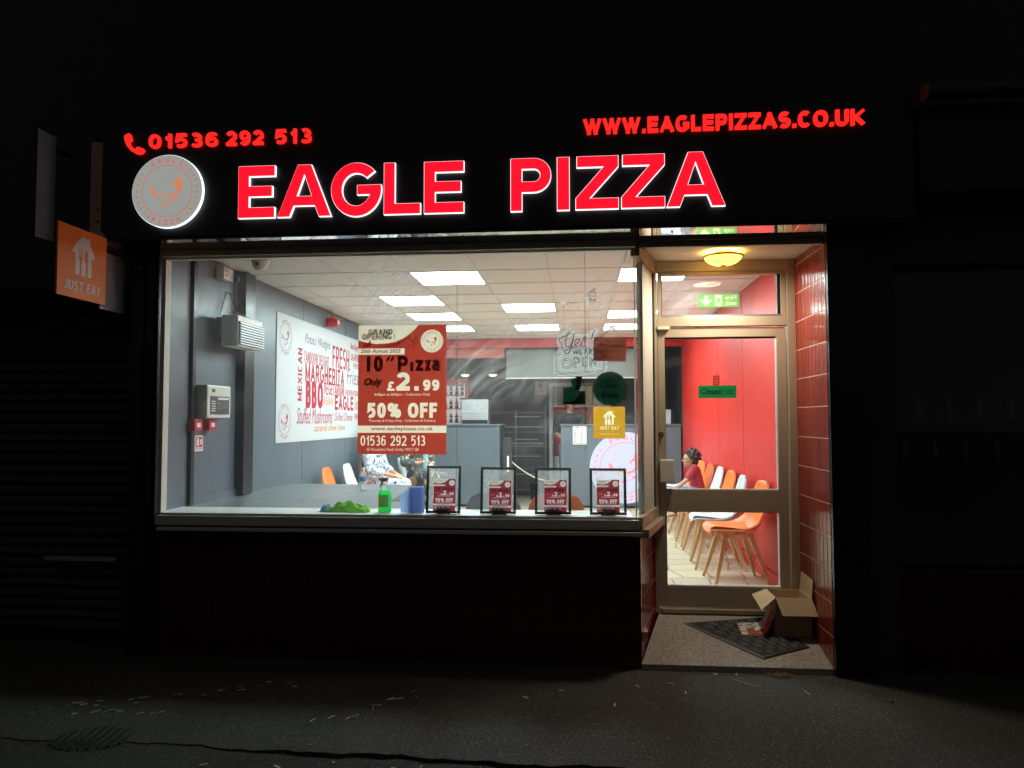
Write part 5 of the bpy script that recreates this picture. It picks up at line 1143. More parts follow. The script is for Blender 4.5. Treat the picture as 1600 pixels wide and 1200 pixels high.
mb=MB(); mb.box(-.265,1.60,6.67,7.30,1.276,1.302,GREY,bev=.004); t_.part('top',mb)
mb=MB(); Mk=front(.745,6.699,.63); shape(mb,[circ(0,0,.55,64)],.001,.03,M_CLOGO,Mk); lg=t_.part('lit_logo',mb); mb=MB(); emblem(mb,0,0,.54,.032,M_CLOGOR,M_CLOGOR,Mk,True,.002); t_.part('emblem',mb,parent=lg)
t_=T('price_list','white printed price list taped to the right counter','notice',M=front(-.063,6.684,.985))
mb=MB(); mb.box(0,.215,0,.285,0,.002,WHITE); t_.part('sheet',mb); mb=MB()
for k in range(7):
    for c_ in (0,.105): mb.box(.015+c_,.045+c_,.03+k*.03,.040+k*.03,.0022,.003,GREYD); mb.box(.055+c_,.095+c_,.033+k*.03,.037+k*.03,.0022,.003,SILV)
mb.box(.015,.2,.01,.02,.0022,.003,SHELLG); mb.box(.04,.1,.258,.268,.0022,.003,GREYD); t_.part('print',mb)
t_=T('rope_barrier','pale rope strung across the gap between the counters','rope',loc=(-.7,6.8,.4))
mb=MB(); pts=[]
for k in range(15):
    u=k/14; pts.append((-1.03+.78*u,6.82,.70-.30*u-.10*sin(pi*u)))
mb.tube(pts,.010,mat('pale_rope',(.66,.62,.52),.8),n=8); t_.part('rope',mb)
mb=MB(); mb.cyl((-1.04,6.83,.70),(-1.02,6.81,.70),.016,SILV); mb.cyl((-.26,6.83,.40),(-.235,6.81,.40),.016,SILV); t_.part('hook',mb)
# menu screens
t_=T('menu_screen','wide blank grey green menu screens above the right counter','screen',loc=(0,6.9,2.03))
MS=mat('blank_menu_board',(.17,.20,.18),.3,var=.22,scale=2)
mb=MB(); mb.box(-1.12,.0,6.84,6.88,2.045,2.50,MS,bev=.004); mb.box(.004,1.10,6.84,6.88,2.045,2.50,MS,bev=.004); t_.part('panel',mb)
mb=MB(); mb.box(-1.125,1.105,6.825,6.885,2.025,2.043,WHITE); t_.part('lower_rail',mb)
mb=MB(); mb.box(-.6,-.57,6.86,6.89,2.5,2.66,SILV); mb.box(.5,.53,6.86,6.89,2.5,2.66,SILV); t_.part('hanger',mb)
# fridge with bottles
t_=T('drinks_fridge','upright glass fridge with red sides holding small bottles behind the counter','fridge',loc=(-2.15,8.0,0))
mb=MB(); mb.box(-2.55,-2.50,7.8,8.4,0,2.09,REDP); mb.box(-1.93,-1.88,7.8,8.4,0,2.09,REDP); mb.box(-2.499,-1.931,8.36,8.4,0,2.09,WHITE); mb.box(-2.499,-1.931,7.8,8.359,2.0,2.09,REDP); mb.box(-2.499,-1.931,7.8,8.359,0,.1,BLACK); t_.part('cabinet',mb)
mb=MB(); 
for z in (.6,1.0,1.32,1.56,1.80): mb.box(-2.498,-1.932,7.87,8.35,z,z+.012,REDP)
t_.part('shelf',mb)
mb=MB(); mb.box(-2.498,-1.932,7.80,7.804,.1,1.999,glass('fridge_glass',haze=.08)); mb.box(-1.952,-1.932,7.79,7.799,.1,2.0,SILV); mb.box(-2.498,-2.478,7.79,7.799,.1,2.0,SILV); t_.part('door',mb)
mb=MB(); mb.box(-2.45,-1.98,8.345,8.355,.3,1.98,emit('fridge_glow',(1,.93,.9),.5)); t_.part('lit_back',mb)
bp=MB(); bp.lathe([(.0,0),(.028,.0),(.030,.04),(.030,.10),(.011,.13),(.011,.155),(0,.156)],mat('cola_bottle',(.10,.025,.02),.12),n=12); bp.lathe([(.0305,.045),(.0305,.085)],WHITE,n=12); me=bp.mesh('bottle')
for zi,z in enumerate((1.332,1.572,1.812)):
    for k in range(5):
        o=bpy.data.objects.new('drink_bottle',me); C.objects.link(o); o.location=(-2.40+.10*k,7.93,z)
        tag(o,'small dark drink bottle with a pale label on a '+('lower','middle','upper')[zi]+' shelf of the fridge','bottle','bottles on the '+('lower','middle','upper')[zi]+' fridge shelf')
t_=T('countertop_oven','silver countertop oven with a round fan behind the left counter','oven',loc=(-1.63,7.2,1.302))
mb=MB(); mb.box(-1.86,-1.42,6.93,7.28,1.303,1.70,SILV,bev=.006); mb.box(-1.88,-1.40,6.92,7.29,1.701,1.725,BLACK); t_.part('casing',mb)
mb=MB(); mb.box(-1.85,-1.43,6.924,6.929,1.31,1.37,BLACK); mb.box(-1.85,-1.43,6.922,6.929,1.50,1.51,WHITE)
for r in (.075,.055,.035): shape(mb,[circ(0,0,r),circ(0,0,r-.006)],0,.003,WHITE,front(-1.60,6.928,1.60))
t_.part('front_panel',mb)
for i,x in enumerate((-1.96,-1.47)):
    t_=T('pendant_lamp',('left','right')[i]+' small pendant lamp hanging beneath the orange bulkhead','pendant lamp',loc=(x,8.0,2.15),group='pendant lamps behind the left counter')
    Mp=Matrix.Translation((x,8.0,2.15)); mb=MB(); mb.cyl((0,0,.08),(0,0,.485),.004,BLACK,n=6,M=Mp); mb.box(-.05,.05,-.02,.02,.47,.488,BLACK,Mp); t_.part('cord',mb)
    mb=MB(); mb.lathe([(.012,.09),(.02,.05),(.08,.02),(.085,.012)],WHITE,18,Mp); t_.part('lamp_shade',mb)
    mb=MB(); mb.lathe([(.075,.014),(.05,-.01),(.001,-.018)],emit('pendant_glow',(1,.82,.5),3),16,Mp); t_.part('bulb',mb)
# wire cage
t_=T('wire_mesh_partition','black wire mesh partition behind the gap between the counters','wire partition',loc=(-1.0,8.3,0))
mb=MB(); WM2=mat('black_wire',(.13,.13,.14),.4,metal=.4)
for x in (-1.62,-.56,-1.09): mb.box(x-.015,x+.015,8.28,8.31,0,1.62 if x>-1 else 1.55,WM2)
for z in (.12,.5,.9,1.15,1.5): mb.box(-1.62,-.56,8.285,8.305,z-.01,z+.01,WM2)
t_.part('frame',mb)
mb=MB()
k=0
x=-1.60
while x<-.57: mb.box(x,x+.005,8.30,8.305,.1,1.54,WM2); x+=.032
z=.14
while z<1.5: mb.box(-1.6,-.57,8.296,8.2995,z,z+.005,WM2); z+=.1
t_.part('mesh_panel',mb)
mb=MB(); HL=mat('wire_highlight',(.5,.5,.5),.3,metal=.7)  # pale bars laid before the mesh as painted highlights on the wire
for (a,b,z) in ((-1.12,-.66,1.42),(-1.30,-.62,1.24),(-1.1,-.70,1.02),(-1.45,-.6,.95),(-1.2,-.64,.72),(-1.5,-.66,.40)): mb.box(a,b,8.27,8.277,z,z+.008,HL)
t_.part('highlight_bars',mb)
t_=T('waste_bucket','black plastic bucket on the floor behind the counter gap','bucket',loc=(-.77,8.0,0))
mb=MB(); mb.lathe([(.001,.0),(.08,0),(.105,.29),(.112,.29),(.112,.275)],BLACK,22,Matrix.Translation((-.72,7.9,0))); t_.part('body',mb); mb=MB(); mb.tube([(-.83,7.9,.28),(-.80,7.86,.20),(-.72,7.83,.17),(-.64,7.86,.2),(-.61,7.9,.28)],.004,SILV,n=6); t_.part('handle',mb)
mb=MB(); mb.box(-.755,-.555,8.542,8.549,1.83,2.065,mat('cream_paper',(.60,.48,.42),.7)); mb.cyl((-.655,8.5415,1.985),(-.655,8.5405,1.985),.035,GREYD,n=20); mb.box(-.69,-.62,8.540,8.5415,2.03,2.05,REDP); mb.box(-.70,-.61,8.540,8.5415,1.88,1.895,REDP)
single('wall_notice',mb,'small cream notice with a round dark symbol on the charcoal wall','notice',loc=(-.655,8.545,1.83))
t_=T('red_cabinet','tall red cabinet door standing in the kitchen doorway','cabinet',loc=(0,8.8,0))
mb=MB(); mb.box(-.42,.20,8.75,9.1,.70,1.60,REDP,bev=.006); mb.box(-.42,.20,8.76,9.09,.0,.70,WHITE); t_.part('body',mb); mb=MB(); mb.box(-.12,-.11,8.745,8.749,.72,1.58,GREYD); t_.part('door_gap',mb)
mb=MB(); mb.add([(.20,8.6,1.10),(.42,8.6,1.10),(.44,8.6,1.66),(.235,8.6,1.66)],[(0,1,2,3)],ORANGE); mb.box(.24,.36,8.595,8.599,1.14,1.18,WHITE); mb.box(.22,.44,8.601,8.62,.0,1.09,GREYD)
single('orange_delivery_bag',mb,'orange delivery bag beside the red cabinet in the doorway','bag',loc=(.3,8.6,1.1))
t_=T('kitchen_cupboard','cream wall cupboards in the kitchen seen through the doorway','cupboard',loc=(.6,11,1.4))
CK=mat('cream_cupboard',(.60,.52,.32),.5); mb=MB()
for k in range(4): mb.box(-.1+k*.45,.33+k*.45,11.0,11.4,1.45,2.2,CK,bev=.006)
t_.part('doors',mb); mb=MB()
for k in range(4): mb.box(.27+k*.45,.285+k*.45,10.98,10.999,1.5,1.62,SILV)
t_.part('handle',mb)
t_=T('desk_phone','cream wall telephone on the dark side wall above the right counter','telephone',loc=(1.45,7.2,1.302))
mb=MB(); mb.box(1.40,1.50,7.10,7.16,1.303,1.53,CRM,bev=.008); t_.part('body',mb); mb=MB(); mb.box(1.505,1.53,7.08,7.12,1.33,1.50,BLACK,bev=.008); t_.part('handset',mb)
mb=MB(); mb.tube([(1.52,7.1,1.33),(1.54,7.09,1.31),(1.55,7.12,1.40),(1.53,7.13,1.50)],.004,BLACK); t_.part('cord',mb)

# ================================================================== PEOPLE
def remesh(name,mb,voxel,parent,iters=2):
    me=mb.mesh(name); o=bpy.data.objects.new(name,me); C.objects.link(o)
    md=o.modifiers.new('r','REMESH'); md.mode='VOXEL'; md.voxel_size=voxel; md.use_smooth_shade=True
    s=o.modifiers.new('s','SMOOTH'); s.iterations=iters; s.factor=.5
    dg=bpy.context.evaluated_depsgraph_get(); m2=bpy.data.meshes.new_from_object(o.evaluated_get(dg)); m2.name=name
    mats=list(me.materials); bpy.data.objects.remove(o)
    m2.materials.clear(); m2.materials.append(mats[0])
    for p in m2.polygons: p.use_smooth=True; p.material_index=0
    q=bpy.data.objects.new(name,m2); C.objects.link(q); q.parent=parent; return q
def head(mb,c,f,s,m):
    """c centre, f facing yaw, s scale (1 = adult)"""
    Mh=Matrix.Translation(c)@Matrix.Rotation(f,4,'Z')@Matrix.Diagonal((s,s,s,1))
    mb.ell((-.012,0,.025),(.098,.078,.098),m,Mh); mb.ell((.018,0,-.035),(.068,.058,.075),m,Mh); mb.ell((.055,0,-.085),(.026,.030,.022),m,Mh)
    mb.capsule((.084,0,.012),(.104,0,-.020),.009,.014,m,8,Mh); mb.ell((.078,0,-.052),(.014,.026,.011),m,Mh); mb.ell((.076,0,.03),(.016,.055,.012),m,Mh)
    for q in (1,-1): mb.ell((-.005,q*.078,-.008),(.018,.009,.03),m,Mh); mb.ell((.055,q*.042,-.022),(.022,.018,.022),m,Mh)
    return Mh
def hand(mb,w_,dirv,up,s,m,side=1,curl=.5):
    """palm with four bent fingers of unequal length and a thumb leaving its side"""
    d_=Vector(dirv).normalized(); n_=Vector(up).normalized(); b_=d_.cross(n_).normalized()*side; n_=b_.cross(d_)*side
    w_=Vector(w_)
    mb.capsule(w_,w_+d_*.03*s,.024*s,.026*s,m,8)
    for k,(o_,l_) in enumerate(((-.03,.062),(-.010,.074),(.011,.070),(.031,.055))):
        mb.capsule(w_+d_*.02*s+b_*o_*.6*s,w_+d_*.085*s+b_*o_*s,.013*s,.0105*s,m,8)
        p=w_+d_*.085*s+b_*o_*s; q=p+(d_*cos(curl)-n_*sin(curl))*l_*.5*s; r=q+(d_*cos(curl*2)-n_*sin(curl*2))*l_*.45*s
        mb.capsule(p,q,.0095*s,.0085*s,m,8); mb.capsule(q,r,.0085*s,.007*s,m,8)
    t0=w_+d_*.025*s-b_*.02*s; t1=t0+(d_*.6-b_*.75-n_*.2)*.045*s; t2=t1+(d_*.9-b_*.2-n_*.3)*.035*s
    mb.capsule(t0,t1,.013*s,.011*s,m,8); mb.capsule(t1,t2,.011*s,.008*s,m,8)
def build_person(t_,J,s,skin,voxel,headyaw,hands,hs=1.0):
    """J: joints in local metres (x forward)"""
    b=MB(); m=skin
    b.capsule(J['hip'],J['waist'],.125*s,.105*s,m,14); b.capsule(J['waist'],J['chest'],.105*s,.125*s,m,14)
    for q in ('L','R'):
        b.capsule(J['chest'],J['sh'+q],.085*s,.058*s,m); b.capsule(J['sh'+q],J['el'+q],.050*s,.038*s,m); b.capsule(J['el'+q],J['wr'+q],.038*s,.025*s,m)
        b.capsule(J['hp'+q],J['kn'+q],.080*s,.055*s,m); b.capsule(J['kn'+q],J['an'+q],.055*s,.035*s,m)
        b.capsule(J['hip'],J['hp'+q],.11*s,.085*s,m)
        fd=Vector(J['toe'+q])-Vector(J['an'+q]); b.capsule(J['an'+q],J['toe'+q],.036*s,.028*s,m)
        b.capsule(J['an'+q],tuple(Vector(J['an'+q])+Vector((-.02*s,0,-.03*s))),.034*s,.034*s,m)
    b.capsule(J['chest'],J['neck'],.075*s,.050*s,m); b.capsule(J['neck'],J['head'],.050*s*hs,.050*s*hs,m)
    Mh=head(b,J['head'],headyaw,s*hs,m)
    for q,d_,u,sd in hands: hand(b,J['wr'+q],d_,u,s,m,sd)
    remesh('body',b,voxel,t_.o)
    for q in (1,-1):
        e=MB(); e.ell((.071,q*.031,.006),(.010,.011,.006),WHITE,Mh,10); e.ell((.0785,q*.031,.006),(.004,.006,.0055),HAIR,Mh,8); o=bpy.data.objects.new('eye',e.mesh('eye')); C.objects.link(o); o.parent=t_.o
    return Mh
def garment(t_,name,segs,m,voxel,label=None,it=4):
    b=MB()
    for a,c,r0,r1 in segs: b.capsule(a,c,r0,r1,m,14)
    o=remesh(name,b,voxel,t_.o,it); return o
def lerp(a,b,t): return tuple(Vector(a).lerp(Vector(b),t))
def hairdo(t_,Mh,m,voxel,seed=1,long=0,fringe=True,amt=.014):
    rnd=random.Random(seed); b=MB()
    b.ell((-.028,0,.045),(.100,.086,.088),m,Mh); b.ell((-.055,0,-.01),(.062,.078,.085),m,Mh)
    for k in range(150):
        th=rnd.uniform(-pi,pi); ph=rnd.uniform(-.35,pi/2)
        if cos(th)>.25 and ph<.55: continue
        c=Vector((-.025+.098*cos(ph)*cos(th),.084*cos(ph)*sin(th),.04+.088*sin(ph)))
        if c.x>.045 and c.z<.075: continue
        r=rnd.uniform(.010,.019); n_=(c-Vector((-.02,0,.03))).normalized(); d_=(n_+Vector((rnd.uniform(-.8,.8),rnd.uniform(-.8,.8),rnd.uniform(-.9,.3)))).normalized()
        b.capsule(c,c+d_*rnd.uniform(.008,.026+amt),r,r*.45,m,7,Mh)
    if long: b.capsule((-.07,0,0),(-.10,0,-.22),.06,.045,m,12,Mh)
    remesh('hair',b,voxel,t_.o,1)
def seated(s,lean=0,zs=.46):
    z0=zs
    return dict(hip=(0,0,z0+.10*s),waist=(lean*.35,0,z0+.28*s),chest=(lean*.8,0,z0+.47*s),neck=(lean*1.1+.01,0,z0+.63*s),head=(lean*1.3+.03,0,z0+.755*s),
      shL=(lean*.85,.175*s,z0+.545*s),shR=(lean*.85,-.175*s,z0+.545*s),elL=(lean+.07,.23*s,z0+.29*s),elR=(lean+.07,-.23*s,z0+.29*s),wrL=(.30*s,.10*s,z0+.20*s),wrR=(.30*s,-.10*s,z0+.20*s),
      hpL=(.03,.085*s,z0+.085*s),hpR=(.03,-.085*s,z0+.085*s),knL=(.43*s,.10*s,z0+.075*s),knR=(.43*s,-.10*s,z0+.075*s),anL=(.45*s,.10*s,z0-.36*s),anR=(.45*s,-.10*s,z0-.36*s),toeL=(.60*s,.12*s,z0-.405*s),toeR=(.60*s,-.12*s,z0-.405*s))
# the child
cs=.60
t_=T('person','small child in a crimson t-shirt and jeans sitting in profile on an orange chair','person',loc=(1.42,4.06,.0),rz=pi-.12)
J=seated(cs,.05,.475); J['head']=(.085,0,.475+.70*cs); J['neck']=(.06,0,.475+.60*cs)
J['elL']=(.13,.145,.66); J['wrL']=(.24,.10,.56); J['elR']=(.12,-.14,.66); J['wrR']=(.23,-.08,.57)
Mh=build_person(t_,J,cs,SKIN2,.006,0,[('L',(1,0,-.3),(0,0,1),1),('R',(1,.2,-.3),(0,0,1),-1)],1.42)
sg=[(J['hip'],J['waist'],.085,.082),(J['waist'],J['chest'],.082,.080),(J['chest'],lerp(J['chest'],J['neck'],.45),.066,.046)]
for q in 'LR': sg += [(J['chest'],J['sh'+q],.058,.046),(J['sh'+q],lerp(J['sh'+q],J['el'+q],.72),.046,.042)]
garment(t_,'t_shirt',sg,SHIRT,.008)
sg=[(J['hip'],lerp(J['hip'],J['waist'],.2),.088,.084)]
for q in 'LR': sg += [(J['hp'+q],J['kn'+q],.062,.048),(J['kn'+q],lerp(J['kn'+q],J['an'+q],.85),.046,.036)]
garment(t_,'jeans',sg,DENIM,.008)
hairdo(t_,Mh,HAIR,.005,4,amt=.030)
mb=MB(); mb.box(.0,.04,.135,.140,.70,.73,WHITE) 
# seated women: only laps and hands show under the poster
t_=T('person','seated person in a blue and white floral dress with hands in the lap','person',loc=(-2.66,4.50,0),rz=-.15)
J=seated(1,.03); J['wrL']=(.33,.06,.68); J['wrR']=(.36,-.07,.66)
Mh=build_person(t_,J,1,SKIN,.009,0,[('L',(.8,-.5,-.3),(0,0,1),1),('R',(.8,.5,-.3),(0,0,1),-1)])
sg=[(J['hip'],J['waist'],.165,.14),(J['waist'],J['chest'],.14,.15),(J['chest'],lerp(J['chest'],J['neck'],.5),.10,.07)]
for q in 'LR': sg += [(J['chest'],J['sh'+q],.10,.075),(J['sh'+q],J['el'+q],.075,.062),(J['el'+q],lerp(J['el'+q],J['wr'+q],.45),.062,.055),(J['hip'],J['kn'+q],.14,.095),(J['kn'+q],lerp(J['kn'+q],J['an'+q],.8),.095,.10)]
sg += [(lerp(J['knL'],J['knR'],.5),lerp(J['anL'],J['anR'],.5),.09,.12)]
garment(t_,'dress',sg,FLORAL,.012)
hairdo(t_,Mh,HAIR,.008,8,long=1)
t_=T('person','seated person in dark cloth with a gold motif leaning back with knees up','person',loc=(-2.17,5.10,0),rz=-.75)
J=seated(1,-.03); J['wrL']=(.22,.02,.72); J['wrR']=(.26,-.14,.80); J['elR']=(.08,-.27,.80); J['knR']=(.44,-.10,.64); J['knL']=(.46,.12,.58)
Mh=build_person(t_,J,1,SKIN,.009,0,[('L',(.8,-.5,-.2),(0,0,1),1),('R',(.6,.6,.3),(0,0,1),-1)])
sg=[(J['hip'],J['waist'],.16,.135),(J['waist'],J['chest'],.135,.145)]
for q in 'LR': sg += [(J['chest'],J['sh'+q],.10,.07),(J['sh'+q],J['el'+q],.07,.06),(J['el'+q],lerp(J['el'+q],J['wr'+q],.55),.06,.05),(J['hip'],J['kn'+q],.135,.095),(J['kn'+q],lerp(J['kn'+q],J['an'+q],.75),.09,.08)]
garment(t_,'tunic',sg,GOLDT,.012)
garment(t_,'scarf',[(J['neck'],lerp(J['chest'],J['neck'],.3),.085,.10),((.09,.06,.95),(.13,.03,.72),.055,.04)],MINT,.012)
hairdo(t_,Mh,HAIR,.008,12,long=1)
# the man behind the counter
t_=T('person','standing person in a black t-shirt behind the right counter','person',loc=(-.12,7.62,0),rz=-pi/2+.35)
J=dict(hip=(0,0,.95),waist=(0,0,1.12),chest=(0,0,1.34),neck=(.01,0,1.50),head=(.03,0,1.645),shL=(0,.19,1.42),shR=(0,-.19,1.42),elL=(.03,.25,1.15),elR=(.03,-.25,1.15),wrL=(.22,.16,1.05),wrR=(.22,-.18,1.05),
  hpL=(0,.09,.92),hpR=(0,-.09,.92),knL=(.02,.10,.49),knR=(.02,-.10,.49),anL=(0,.11,.08),anR=(0,-.11,.08),toeL=(.16,.13,.035),toeR=(.16,-.13,.035))
Mh=build_person(t_,J,1.05,SKIN2,.010,0,[('L',(.9,-.2,-.3),(0,0,1),1),('R',(.9,.2,-.3),(0,0,1),-1)])
sg=[(J['hip'],J['waist'],.155,.145),(J['waist'],J['chest'],.145,.155),(J['chest'],lerp(J['chest'],J['neck'],.55),.11,.075)]
for q in 'LR': sg += [(J['chest'],J['sh'+q],.12,.085),(J['sh'+q],lerp(J['sh'+q],J['el'+q],.85),.085,.072)]
garment(t_,'t_shirt',sg,TEE,.012)
sg=[(J['hip'],(0,0,.9),.155,.15)]
for q in 'LR': sg += [(J['hp'+q],J['kn'+q],.11,.085),(J['kn'+q],J['an'+q],.085,.06)]
garment(t_,'trousers',sg,DENIM,.012); hairdo(t_,Mh,HAIR,.008,21)

# ================================================================== DOORWAY THINGS
# rubber mat on the slab
import itertools
def slab_z(y): return -.178+(y+.02)*(.166/.71)
c4=[Vector((.749,.490)),Vector((1.180,.068)),Vector((1.511,.217)),Vector((1.346,.60))]   # photo outline on the slab
t_=T('door_mat','black rubber doormat with a looped pattern lying askew in the doorway','doormat',loc=(1.2,.35,slab_z(.35)))
RUB=mat('black_rubber',(.028,.028,.03),.55,bump=.2); RUBL=mat('worn_rubber_ridge',(.26,.26,.27),.5)
def on(u,v): 
    a=c4[0].lerp(c4[1],u); b=c4[3].lerp(c4[2],u); return a.lerp(b,v)
def P3(u,v,h): p=on(u,v); return (p.x,p.y,slab_z(p.y)+h)
mb=MB(); mb.add([P3(0,0,.001),P3(1,0,.001),P3(1,1,.001),P3(0,1,.001),P3(.01,.02,.010),P3(.99,.02,.010),P3(.99,.98,.010),P3(.01,.98,.010)],[(4,5,6,7),(0,1,5,4),(1,2,6,5),(2,3,7,6),(3,0,4,7)],RUB)
t_.part('base',mb)
mb=MB()
for a in range(11):
    for b in range(7):
        u0=.06+a*.082; v0=.09+b*.122
        for q in range(2):
            pts=[P3(u0+.030+.036*cos(th),v0+.05+.052*sin(th)+q*.0,.0125) for th in [2*pi*k/10+q*.3 for k in range(11)]]
            if q==0: mb.tube(pts,.0022,RUBL if (a+b)%2 else RUB,n=4)
            else: mb.tube([P3(u0-.005,v0+.05,.012),P3(u0+.075,v0+.05,.012)],.0022,RUBL,n=4)
t_.part('ridges',mb)
mb=MB(); mb.tube([P3(0,0,.006),P3(1,0,.006)],.006,RUBL,n=6); t_.part('edge_strip',mb)
# cardboard box
bx=T('cardboard_box','open brown cardboard box with raised flaps in the doorway corner','box',loc=(1.44,.45,-.09))
zb=-.085; zt=.172
x0,x1,y0,y1=1.325,1.560,.330,.595
mb=MB()
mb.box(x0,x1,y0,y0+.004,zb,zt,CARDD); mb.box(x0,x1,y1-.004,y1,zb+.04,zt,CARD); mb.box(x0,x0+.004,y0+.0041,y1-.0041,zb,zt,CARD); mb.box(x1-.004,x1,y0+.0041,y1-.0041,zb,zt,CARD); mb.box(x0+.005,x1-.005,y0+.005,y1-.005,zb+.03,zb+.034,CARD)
bx.part('body',mb)
def flap(a,b,c,d_):
    mb=MB(); a,b,c,d_=map(Vector,(a,b,c,d_)); n_=(b-a).cross(d_-a).normalized()*.0035
    mb.add([a,b,c,d_,a+n_,b+n_,c+n_,d_+n_],[(0,1,2,3),(7,6,5,4),(0,4,5,1),(1,5,6,2),(2,6,7,3),(3,7,4,0)],CARD); bx.part('flap',mb)
flap((x0,y0,zt),(x1,y0,zt),(x1+.025,y0-.06,zt-.105),(x0+.03,y0-.06,zt-.105))
flap((x1,y0,zt),(x1,y1,zt),(x1+.012,y1,zt+.125),(x1+.012,y0+.01,zt+.115))
flap((x0,y1,zt),(x0,y0,zt),(x0-.10,y0-.03,zt-.075),(x0-.10,y1-.02,zt-.035))
flap((x1,y1,zt),(x0,y1,zt),(x0,y1+.02,zt-.06),(x1,y1+.02,zt-.06))
# curled flyer leaning against the box
t_=T('paper_flyer','creased red and white menu flyer curled up against the cardboard box','flyer',loc=(1.2,.45,-.06))
mb=MB(); FL=pattern('food_print',[(0,(.55,.03,.03)),(.45,(.60,.20,.08)),(.55,(.70,.06,.05))],40); 
prof=[(0,.012),(.05,.013),(.10,.012),(.14,.018),(.165,.035),(.18,.065),(.195,.11),(.215,.155)]
vs=[]
for (dx,dz) in prof:
    for v,y in ((0,.335),(.35,.385),(.62,.43),(1,.50)): vs.append((1.098+dx*1.05+.006*v,y+dx*.05,slab_z(y)+dz))
mb.add(vs,[(4*i,4*i+1,4*i+5,4*i+4) for i in range(7)],FL,smooth=True); mb.add(vs,[(4*i+1,4*i+2,4*i+6,4*i+5) for i in range(7)],FL,smooth=True); mb.add(vs,[(4*i+2,4*i+3,4*i+7,4*i+6) for i in range(7)],WHITE,smooth=True)
t_.part('sheet',mb)
mb=MB(); 
for (i,j) in ((0,0),(0,1)):
    q=[Vector(vs[4*i+j]),Vector(vs[4*i+j+1]),Vector(vs[4*i+j+5]),Vector(vs[4*i+j+4])]; c=sum(q,Vector())/4; mb.add([c+(p-c)*.8+Vector((0,0,.002)) for p in q],[(0,1,2,3)],WHITE)
i,j=2,1; q=[Vector(vs[4*i+j]),Vector(vs[4*i+j+1]),Vector(vs[4*i+j+9]),Vector(vs[4*i+j+8])]; mb.add([p+Vector((-.002,0,.002)) for p in q],[(0,1,2,3)],WHITE)
t_.part('white_panels',mb)
mb=MB(); mb.box(1.0,1.0,0,0,0,0,BLACK)
# weed at the step
t_=T('dry_weed','small tuft of dry straw coloured weed at the foot of the step','weed',loc=(1.24,-.06,GZ))
mb=MB(); STR=mat('dry_straw',(.36,.27,.12),.8,var=.3)
for k in range(46):
    a=random.uniform(0,6.28); l_=random.uniform(.03,.08); p=Vector((1.24+random.uniform(-.035,.035),-.065+random.uniform(-.015,.01),GZ+.002)); m_=p+Vector((cos(a)*l_*.4,sin(a)*l_*.3-.004,l_*.32)); e_=p+Vector((cos(a)*l_,sin(a)*l_*.5-.01,l_*.12)); mb.tube([p,m_,e_],.0013,STR,n=4)
t_.part('blades',mb)
# manhole
t_=T('manhole_cover','ribbed oval iron drain cover set into the tarmac at lower left','drain cover',loc=(-2.42,-1.2,GZ))
IR=mat('worn_iron',(.055,.058,.052),.5,metal=.5,var=.3,scale=20); Mm=Matrix.Translation((-2.42,-1.26,GZ-.012))@Matrix.Rotation(.12,4,'Z')
mb=MB(); mb.box(-.24,.24,-.16,.16,-.02,.002,IR,Mm); t_.part('frame',mb)
mb=MB(); lp=circ(0,0,.20,40,.14); n=len(lp); mb.add([(x,y,.0045) for x,y in lp]+[(x,y,.010) for x,y in lp],[tuple(range(n,2*n))]+[(k,(k+1)%n,n+(k+1)%n,n+k) for k in range(n)],IR,Mm)
for k in range(-4,5):
    hl=.13*math.sqrt(max(0,1-(k*.042/.2)**2)); mb.box(k*.042-.006,k*.042+.006,-hl,hl,.0102,.017,IR,Mm)
t_.part('lid',mb)
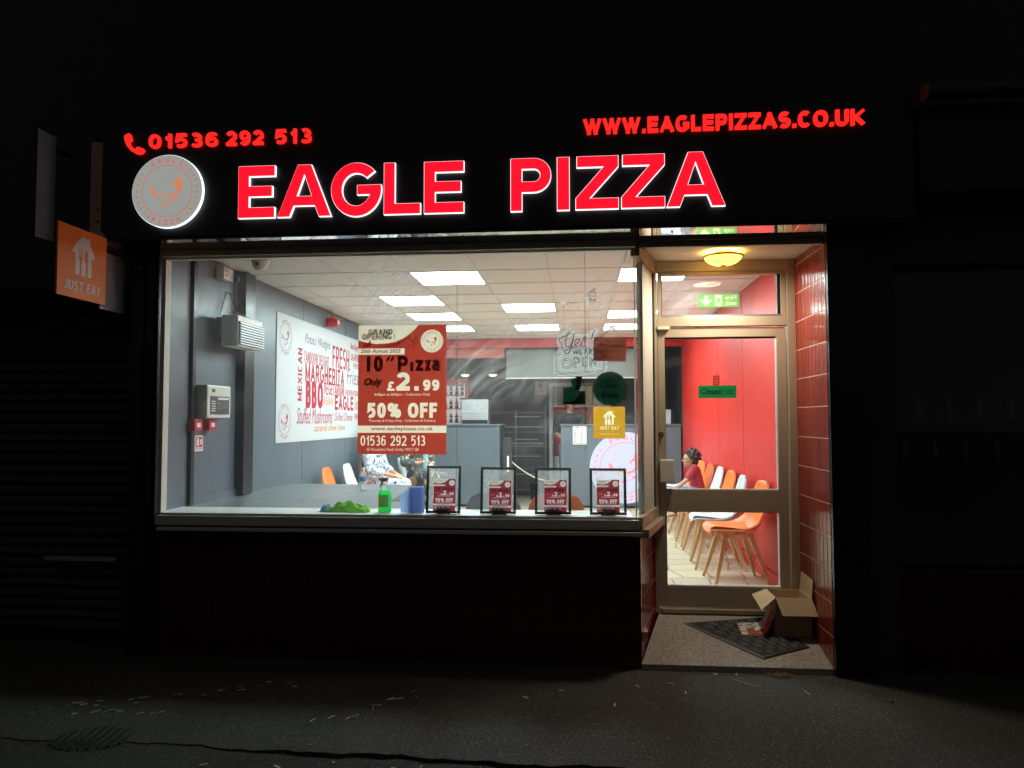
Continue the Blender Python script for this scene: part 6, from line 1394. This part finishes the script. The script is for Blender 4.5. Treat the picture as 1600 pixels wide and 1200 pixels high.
# litter: slivers and stub ends, each its own object
LT=[mat('pale_litter',(.80,.78,.72),.8),mat('yellowed_litter',(.70,.60,.36),.8),mat('grey_litter',(.45,.46,.44),.8)]
protos=[]
for L_,W_,m_ in ((.045,.007,LT[0]),(.06,.009,LT[0]),(.03,.008,LT[1]),(.05,.006,LT[2]),(.035,.010,LT[0])):
    b=MB(); b.add([(-L_/2,-W_/2,.001),(L_/2,-W_/2*.7,.002),(L_/2*.95,W_/2,.003),(-L_/2*.9,W_/2*.8,.001),(-L_/2,-W_/2,.006),(L_/2,-W_/2*.7,.008),(L_/2*.95,W_/2,.008),(-L_/2*.9,W_/2*.8,.006)],[(4,5,6,7),(0,1,5,4),(1,2,6,5),(2,3,7,6),(3,0,4,7)],m_); protos.append(b.mesh('litter_scrap'))
spots=[]
for k in range(22): u=k/22; spots.append((-3.05+1.45*u+random.uniform(-.1,.1),-1.02+.62*u+random.uniform(-.06,.06),'pale wood sliver in the trail of slivers across the left pavement','trail of slivers on the left pavement'))
for k in range(9): spots.append((-2.45+random.uniform(-.28,.35),-.98+random.uniform(-.05,.12),'pale wood sliver in the loose heap above the drain cover','slivers lying above the drain cover'))
for k in range(12): spots.append((-1.35+.45*k/12+random.uniform(-.06,.06),-.98+.5*k/12+random.uniform(-.06,.06),'small pale scrap scattered on the middle left pavement','scraps on the middle left pavement'))
for k in range(34): spots.append((random.uniform(-1.75,1.0),-1.40+random.uniform(-.16,.02),'pale scrap lying in the rough tarmac gutter at the bottom edge','scraps in the gutter at the bottom'))
for x,y in ((.85,-.07),(.98,-.06),(1.32,-.35),(.55,-.25),(.35,-.32),(.2,-.62),(-.3,-.55),(-.1,-.42),(.62,-.4)): spots.append((x,y,'small scrap on the pavement below the doorway step','scraps below the doorway step'))
for k,(x,y,lb,gp) in enumerate(spots):
    o=bpy.data.objects.new('litter_scrap',protos[random.randrange(5)]); C.objects.link(o); zz=GZ if y>edge_y(x) else GZ-drop(x)-.003
    o.location=(x,y,zz); o.rotation_euler=(0,0,random.uniform(-.2,.9) if k<31 else random.uniform(0,3.1)); o.scale=(random.uniform(.35,1.3),random.uniform(.5,1.3),random.uniform(.5,1)); tag(o,lb,'litter',gp)
mb=MB(); mb.cyl((.93,-.14,GZ+.004),(1.05,-.27,GZ+.004),.0025,WHITE,n=6); single('paper_straw',mb,'thin white drinking straw on the pavement before the step','straw',loc=(1,-.2,GZ))
mb=MB(); mb.cyl((.36,-.50,GZ+.003),(.44,-.64,GZ+.003),.0018,LT[2],n=6); single('thin_stick',mb,'thin pale stick on the dark pavement under the window','stick',loc=(.4,-.57,GZ))
mb=MB(); mb.ell((1.75,-.44,GZ+.008),(.011,.010,.008),mat('red_bottle_top',(.35,.05,.04),.4)); single('discarded_cap',mb,'small red bottle top on the pavement right of the doorway','bottle top',loc=(1.75,-.44,GZ))
